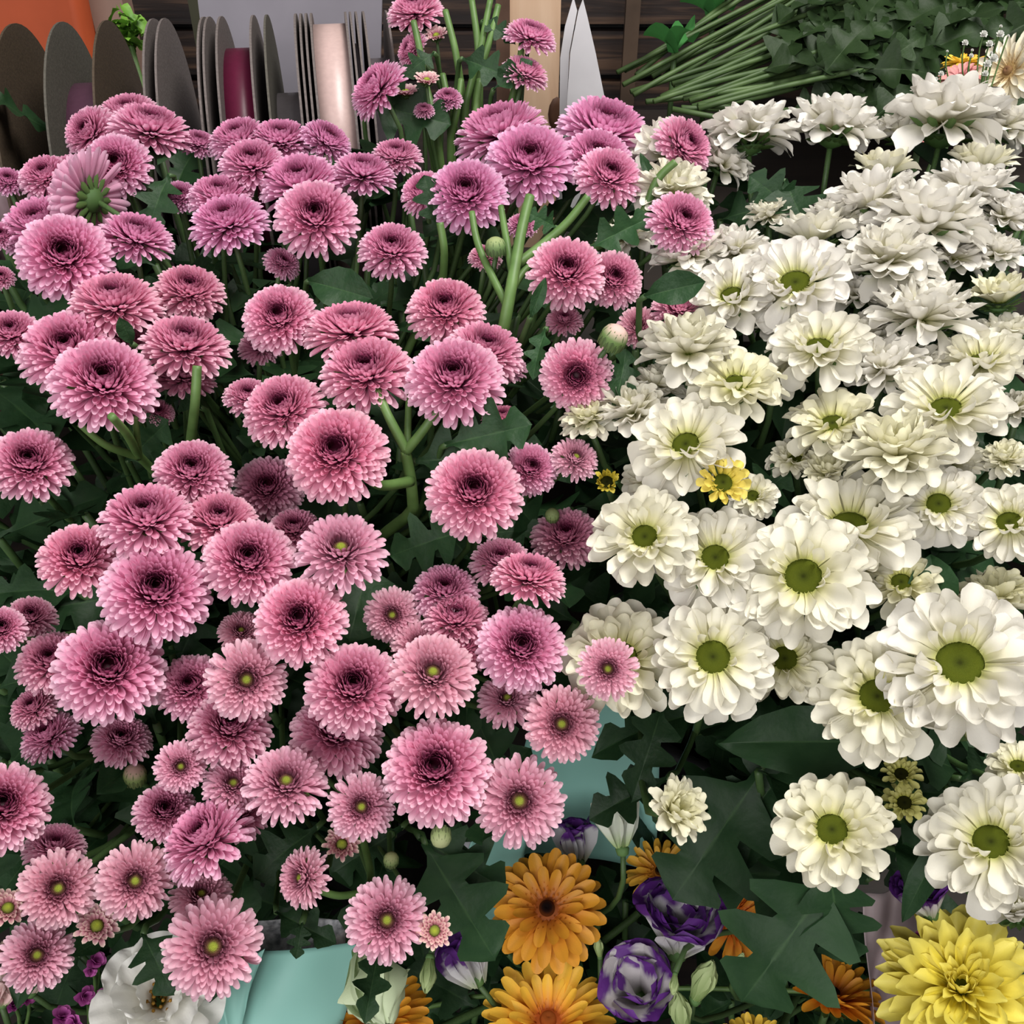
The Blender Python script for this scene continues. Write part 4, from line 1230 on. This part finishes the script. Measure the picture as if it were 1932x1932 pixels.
# ------------------------------------------------------------------ lisianthus
PUR = (.105, .022, .20); LWH = (.66, .64, .66); LGR = (.42, .47, .30)
def lisianthus(x, y, d, D, ct, phi, label, base, purple=.66, rows=((5, 58, 1.0, 0), (5, 68, .86, .06), (4, 76, .66, .1)), seed=0, white=LWH, green=LGR, W=1.05, edge=True, bend=34):
    rng = random.Random(seed)
    pt = P(x, y, d); n = facing(pt, ct, phi)
    t = empty('lisianthus', label, 'flower')
    rad = D / 2 * d / F * 1.22
    place(t, pt, n, rad, rng.uniform(0, 6))
    ms = []
    for k in range(4):
        def colf(t_, s):
            lim = purple + .12 * math.sin(5 * s + k * 2) - .10 * abs(s)
            base_c = ramp([(0, green), (.35, white), (1, white)], t_)
            if not edge: return base_c
            k_ = min(1, max(0, (t_ - lim) / .06))
            return base_c * (1 - k_) + np.asarray(PUR) * (1 + .5 * (t_ - .8)) * k_
        v, f, c = petal_grid(1.05, W, ([0, .15, .45, .75, .93, 1], [.30, .5, .86, 1, .84, .5]), 18, 12, 22, -bend, .42, .045, [-8, 8, 4, -4][k], colf, seed * 9 + k, tipcurl=-28, wavef=7)
        ms.append(mesh('lisianthus_petal', v, f, c, True, M_LIS))
    for row, (nn, el, sc, z) in enumerate(rows):
        off = rng.uniform(0, 6)
        for k in range(nn):
            az = off + 2 * math.pi * k / nn + rng.uniform(-.12, .12)
            o = link('petal', ms[rng.randrange(4)], t)
            o.matrix_basis = Mz(az, R(el + rng.uniform(-6, 6)), R(rng.uniform(-10, 10)), (.10 * math.cos(az), .10 * math.sin(az), -.55 + z)) @ Matrix.Scale(sc * 1.12, 4)
    v, f = lathe([(.05, -.72), (.16, -.66), (.2, -.5), (.12, -.4)], 12)
    link('calyx', mesh('calyx', v, f, [(.1, .2, .06)] * len(v), True, M_CALYX), t)
    stem_part(t, pt - n * rad * .68, n, base, rng, .002, reach=.05)
    return t
lisianthus(1283, 1745, .61, 196, .72, 80, 'largest purple and white lisianthus between the orange gerberas', BO, .78, seed=1)
lisianthus(1205, 1862, .60, 170, .90, 100, 'purple-edged white lisianthus beside the green crumpled bud', BO, .84, rows=((5, 56, 1.0, 0), (4, 70, .84, .06)), seed=2, white=(.52, .49, .50))
lisianthus(880, 1812, .60, 128, .35, 120, 'purple-rimmed white lisianthus cup beside the green bud', BO, .72, rows=((5, 74, 1.15, -.1), (4, 80, .9, .0)), seed=3, white=(.62, .61, .62), bend=16)
lisianthus(1088, 1592, .66, 104, .5, 100, 'white lisianthus with a violet streak behind golden gerbera', BO, .80, rows=((5, 72, 1.1, 0), (4, 80, .8, .06)), seed=4, white=(.60, .60, .62), bend=18)
lisianthus(1170, 1566, .60, 112, .18, 95, 'greenish white lisianthus cup before the mint paper', BO, 2, rows=((5, 62, 1.2, .1), (4, 72, .9, .1)), seed=5, white=(.66, .70, .60), green=(.32, .44, .16), edge=False, bend=20)
lisianthus(1745, 1690, .58, 130, .6, 100, 'violet striped lisianthus under the lower white daisy', BO2, .55, seed=6, white=(.62, .58, .60))
lisianthus(50, 1850, .56, 110, .8, 120, 'pale blush bloom behind the lowest left pink bloom', BL_, 2, seed=8, white=(.74, .60, .56), green=(.6, .5, .4), edge=False)
lisianthus(10, 1875, .55, 70, .6, 90, 'small blush bud bloom at the edge beside statice', BL_, 2, rows=((5, 76, 1.0, 0), (4, 84, .8, .05)), seed=9, white=(.74, .52, .50), green=(.3, .4, .15), edge=False, bend=0)

def green_bud(x, y, d, D, phi, label, base, seed, ct=.4, c0=(.20, .32, .09), c1=(.48, .58, .28), wid=1.0):
    rng = random.Random(seed)
    pt = P(x, y, d); n = facing(pt, ct, phi)
    t = empty('lisianthus_bud', label, 'bud')
    rad = D / 2 * d / F
    place(t, pt, n, rad, rng.uniform(0, 6))
    for k in range(7):
        az = k * 2 * math.pi / 7 * 2.0 + rng.uniform(-.1, .1)
        v, f, c = petal_grid(2.1, wid, POINT, 10, 6, 58 - 22 * (wid - 1), 62 + 40 * (wid - 1), .8, .05, 25, lambda t_, s: lerp(c0, c1, min(1, t_ * .8 + .3 * s * s)), seed * 5 + k, wavef=5)
        o = link('petal', mesh('bud_petal', v, f, c, True, M_LIS), t)
        o.matrix_basis = Mz(az, 0, 0, (.12 * math.cos(az), .12 * math.sin(az), -.9))
    v, f = lathe([(.06, -1.05), (.22, -.95), (.26, -.75), (.1, -.6)], 12)
    link('calyx', mesh('calyx', v, f, [(.1, .2, .06)] * len(v), True, M_CALYX), t)
    stem_part(t, pt - n * rad * .95, n, base, rng, .002, reach=.05)
green_bud(705, 1858, .555, 165, -65, 'large pale green-white bud above the half-covered orange gerbera', BO, 9, .45, (.50, .62, .34), (.66, .76, .52), 1.7)
green_bud(808, 1835, .565, 68, -95, 'pale green pointed lisianthus bud beside the purple cup', BO, 1, .3)
green_bud(1325, 1855, .60, 100, 60, 'crumpled pale green lisianthus bud by the big leaf', BO2, 2, .6)
green_bud(1285, 1915, .60, 90, 100, 'folded green bud below the crumpled one', BO2, 3, .6)
green_bud(1130, 1790, .62, 40, 95, 'small slim green bud beside black-centred gerbera', BO, 4, .3)
green_bud(1395, 1815, .62, 36, 60, 'small light green bud under deep orange gerbera', BO2, 5, .4)
green_bud(1272, 1855, .57, 40, -100, 'slim green bud tip before the purple lisianthus', BO2, 6, .3)

# ruffled white flower at the lower left
rng = random.Random(88)
t = empty('ruffled_white_flower', 'ruffled white flower with gold-brown heart under the low pink blooms', 'flower')
pt = P(300, 1890, .545); n = facing(pt, .97, 100)
place(t, pt, n, 232 / 2 * .57 / F, 0)
ms = []
for k in range(4):
    v, f, c = petal_grid(.95, .85, ([0, .2, .6, .85, 1], [.3, .5, .9, 1, .8]), 14, 12, 20, -16, .2, .058, 8, lambda t_, s: ramp([(0, (.42, .26, .06)), (.16, (.5, .38, .14)), (.3, (.86, .85, .78)), (1, (.88, .88, .83))], t_), 700 + k, wavef=8)
    ms.append(mesh('ruffled_petal', v, f, c, True, M_WHITE))
for row, (nn, el, sc) in enumerate([(7, 6, 1.0), (6, 26, .85), (5, 50, .62)]):
    for k in range(nn):
        az = row * .5 + 2 * math.pi * k / nn
        o = link('petal', ms[rng.randrange(4)], t)
        o.matrix_basis = Mz(az, R(el + rng.uniform(-8, 8)), R(rng.uniform(-14, 14)), (.08 * math.cos(az), .08 * math.sin(az), .02 * row)) @ Matrix.Scale(sc, 4)
mbst = MB()
for k in range(16):
    az = k * GA; rr = .03 + .012 * k ** .8
    v, f = tube([Vector((rr * math.cos(az), rr * math.sin(az), 0)), Vector((rr * 1.6 * math.cos(az), rr * 1.6 * math.sin(az), .25)), Vector((rr * 1.8 * math.cos(az), rr * 1.8 * math.sin(az), .32))], [.012, .012, .03], 5)
    mbst.add(v, f, [(.42, .22, .03)] * len(v))
tag(link('stamens', mbst.build('stamens', M_GER), t), kind='stuff')
link('calyx', CALYX, t)
stem_part(t, pt - n * .012, n, BL_, rng, .0025)

# statice: little magenta florets on a stalk
def statice(x, y, d, spots, label, seed):
    rng = random.Random(seed)
    t = empty('statice_sprig', label, 'flower')
    root = P(x, y + 90, d + .05)
    for (dx, dy, D) in spots:
        p = P(x + dx, y + dy, d)
        mb = MB()
        for k in range(10):
            az = k * GA
            v, f, c = petal_grid(1, .8, BROAD, 5, 3, 20, -30, .4, .12, 10, lambda t_, s: ramp([(0, (.16, .01, .12)), (.5, (.42, .07, .32)), (1, (.52, .13, .40))], t_), seed + k)
            mb.add(xform(v, Mz(az, R(10 + 6 * k), 0, (0, 0, 0))), f, c)
        o = link('floret', mb.build('floret', M_GER), t)
        q = facing(p, .85, rng.uniform(0, 360)).to_track_quat('Z', 'Y')
        o.matrix_basis = Matrix.LocRotScale(p, q, Vector((1, 1, 1)) * (D / 2 * d / F))
        v, f = tube(bez(p, p + Vector((0, .005, -.015)), root.lerp(p, .4), root, 6), .0011, 5)
        link('stalk', mesh('stalk', v, f, None, True, M_STEM), t)
    v, f = tube(bez(root, root + Vector((0, 0, -.05)), BL_ + Vector((0, 0, .3)), BL_ + Vector((0, 0, .0)), 8), .0018, 5)
    link('main_stalk', mesh('stalk', v, f, None, True, M_STEM), t)
statice(178, 1815, .56, [(0, 0, 44), (-8, 14, 30)], 'magenta statice floret beside the lowest left pink bloom', 1)
statice(170, 1878, .56, [(-14, 0, 46), (14, 4, 44)], 'pair of magenta statice florets touching the ruffled white flower', 2)
statice(125, 1922, .56, [(-8, 0, 50), (16, 6, 44)], 'magenta statice florets lowest beside the ruffled white flower', 3)
statice(38, 1890, .57, [(-14, 10, 40), (10, -4, 36)], 'dull magenta statice by the blush bloom', 4)
statice(1735, 1765, .59, [(0, 0, 22), (20, 20, 22)], 'tiny mauve florets beside the yellow chrysanthemum', 5)

# ------------------------------------------------------------------ wrapping paper
def paper(name, label, quad, mat, bulge=.01, wave=.003, seed=0, group=None):
    return slab(name, label, 'paper', [P(*q) for q in quad], .0008, mat, bulge, 20, 20, group, wave, seed)
paper('wrapping_paper', 'broad mint wrapping paper sheet left of the orange gerbera', [(455,1795,.60),(690,1775,.60),(625,2010,.585),(380,1990,.585)], M_MINT, -.012, .002, 1)
paper('wrapping_paper', 'folded mint paper edge in front of the ruffled white flower', [(410,1855,.572),(500,1790,.578),(470,1870,.572),(440,2010,.567)], M_MINT, .004, .001, 2)
paper('wrapping_paper', 'mint wrapping paper standing between the pink and white bunches', [(1010,1330,.66),(1250,1330,.66),(1235,1640,.70),(930,1660,.70)], M_MINT, .015, .002, 3)
paper('wrapping_paper', 'mint wrapping paper sheet behind the black-centred gerbera', [(905,1540,.645),(1000,1560,.66),(960,1760,.68),(840,1760,.66)], M_MINT, .005, .001, 4)
paper('wrapping_paper', 'grey-white paper edge beside the mint sheet under the pink bloom', [(850,1580,.655),(915,1590,.66),(900,1650,.66),(850,1640,.66)], plain('grey_paper', (.42, .42, .45), .6), .002, .001, 5)
paper('wrapping_paper', 'speckled pale net paper above the mint wrapping', [(490,1735,.615),(650,1735,.615),(650,1815,.61),(480,1815,.61)], noisy_mat('net_paper', (.12, .13, .14), (.60, .60, .62), 220, .6, .3), .004, .004, 6)
paper('wrapping_paper', 'dusty pink crumpled wrap beside the yellow chrysanthemum', [(1635,1690,.62),(1745,1700,.62),(1720,1960,.60),(1640,1950,.61)], noisy_mat('dusty_wrap', (.30, .24, .25), (.42, .34, .35), 25, .45, .5), .02, .006, 7)

# dark vases in the low bouquets
def vase(label, c, r, h):
    t = empty('low_vase', label, 'vase', None, c)
    v, f = lathe([(r * .8, 0), (r, h), (r * 1.05, h), (r * .95, h - .004), (r * .75, .01)], 28)
    link('wall', mesh('vase', v, f, None, True, M_BLACK), t)
    return t
vase('dark vase under the orange gerberas', BO, .06, .14)
vase('dark vase under the yellow chrysanthemum', BO2, .06, .14)
vase('dark vase under the ruffled white flower', BL_, .055, .14)
# filler foliage of the low bouquets
rng = random.Random(123)
for k, (x, y, bs) in enumerate([(960,1800,BO),(1130,1740,BO),(1100,1880,BO),(1180,1700,BO),(900,1900,BO),(800,1900,BO),(1380,1890,BO2),(1480,1850,BO2),(1500,1780,BO2),(1620,1830,BO2),(1650,1900,BO2),(1380,1640,BO2),
                               (120,1860,BL_),(60,1900,BL_),(210,1900,BL_),(150,1800,BL_),(560,1720,BL_),(450,1740,BL_),(1450,1700,BO2),(1350,1580,BO2),(1250,1560,BO),(1850,1740,BO2),(1760,1740,BO2)]):
    lab = 'dark foliage stem inside the low wrapped bouquets'
    t = leafy_stem(P(x, y, .68 + rng.uniform(0, .03)), bs, rng, lab, lab, 6, .055)
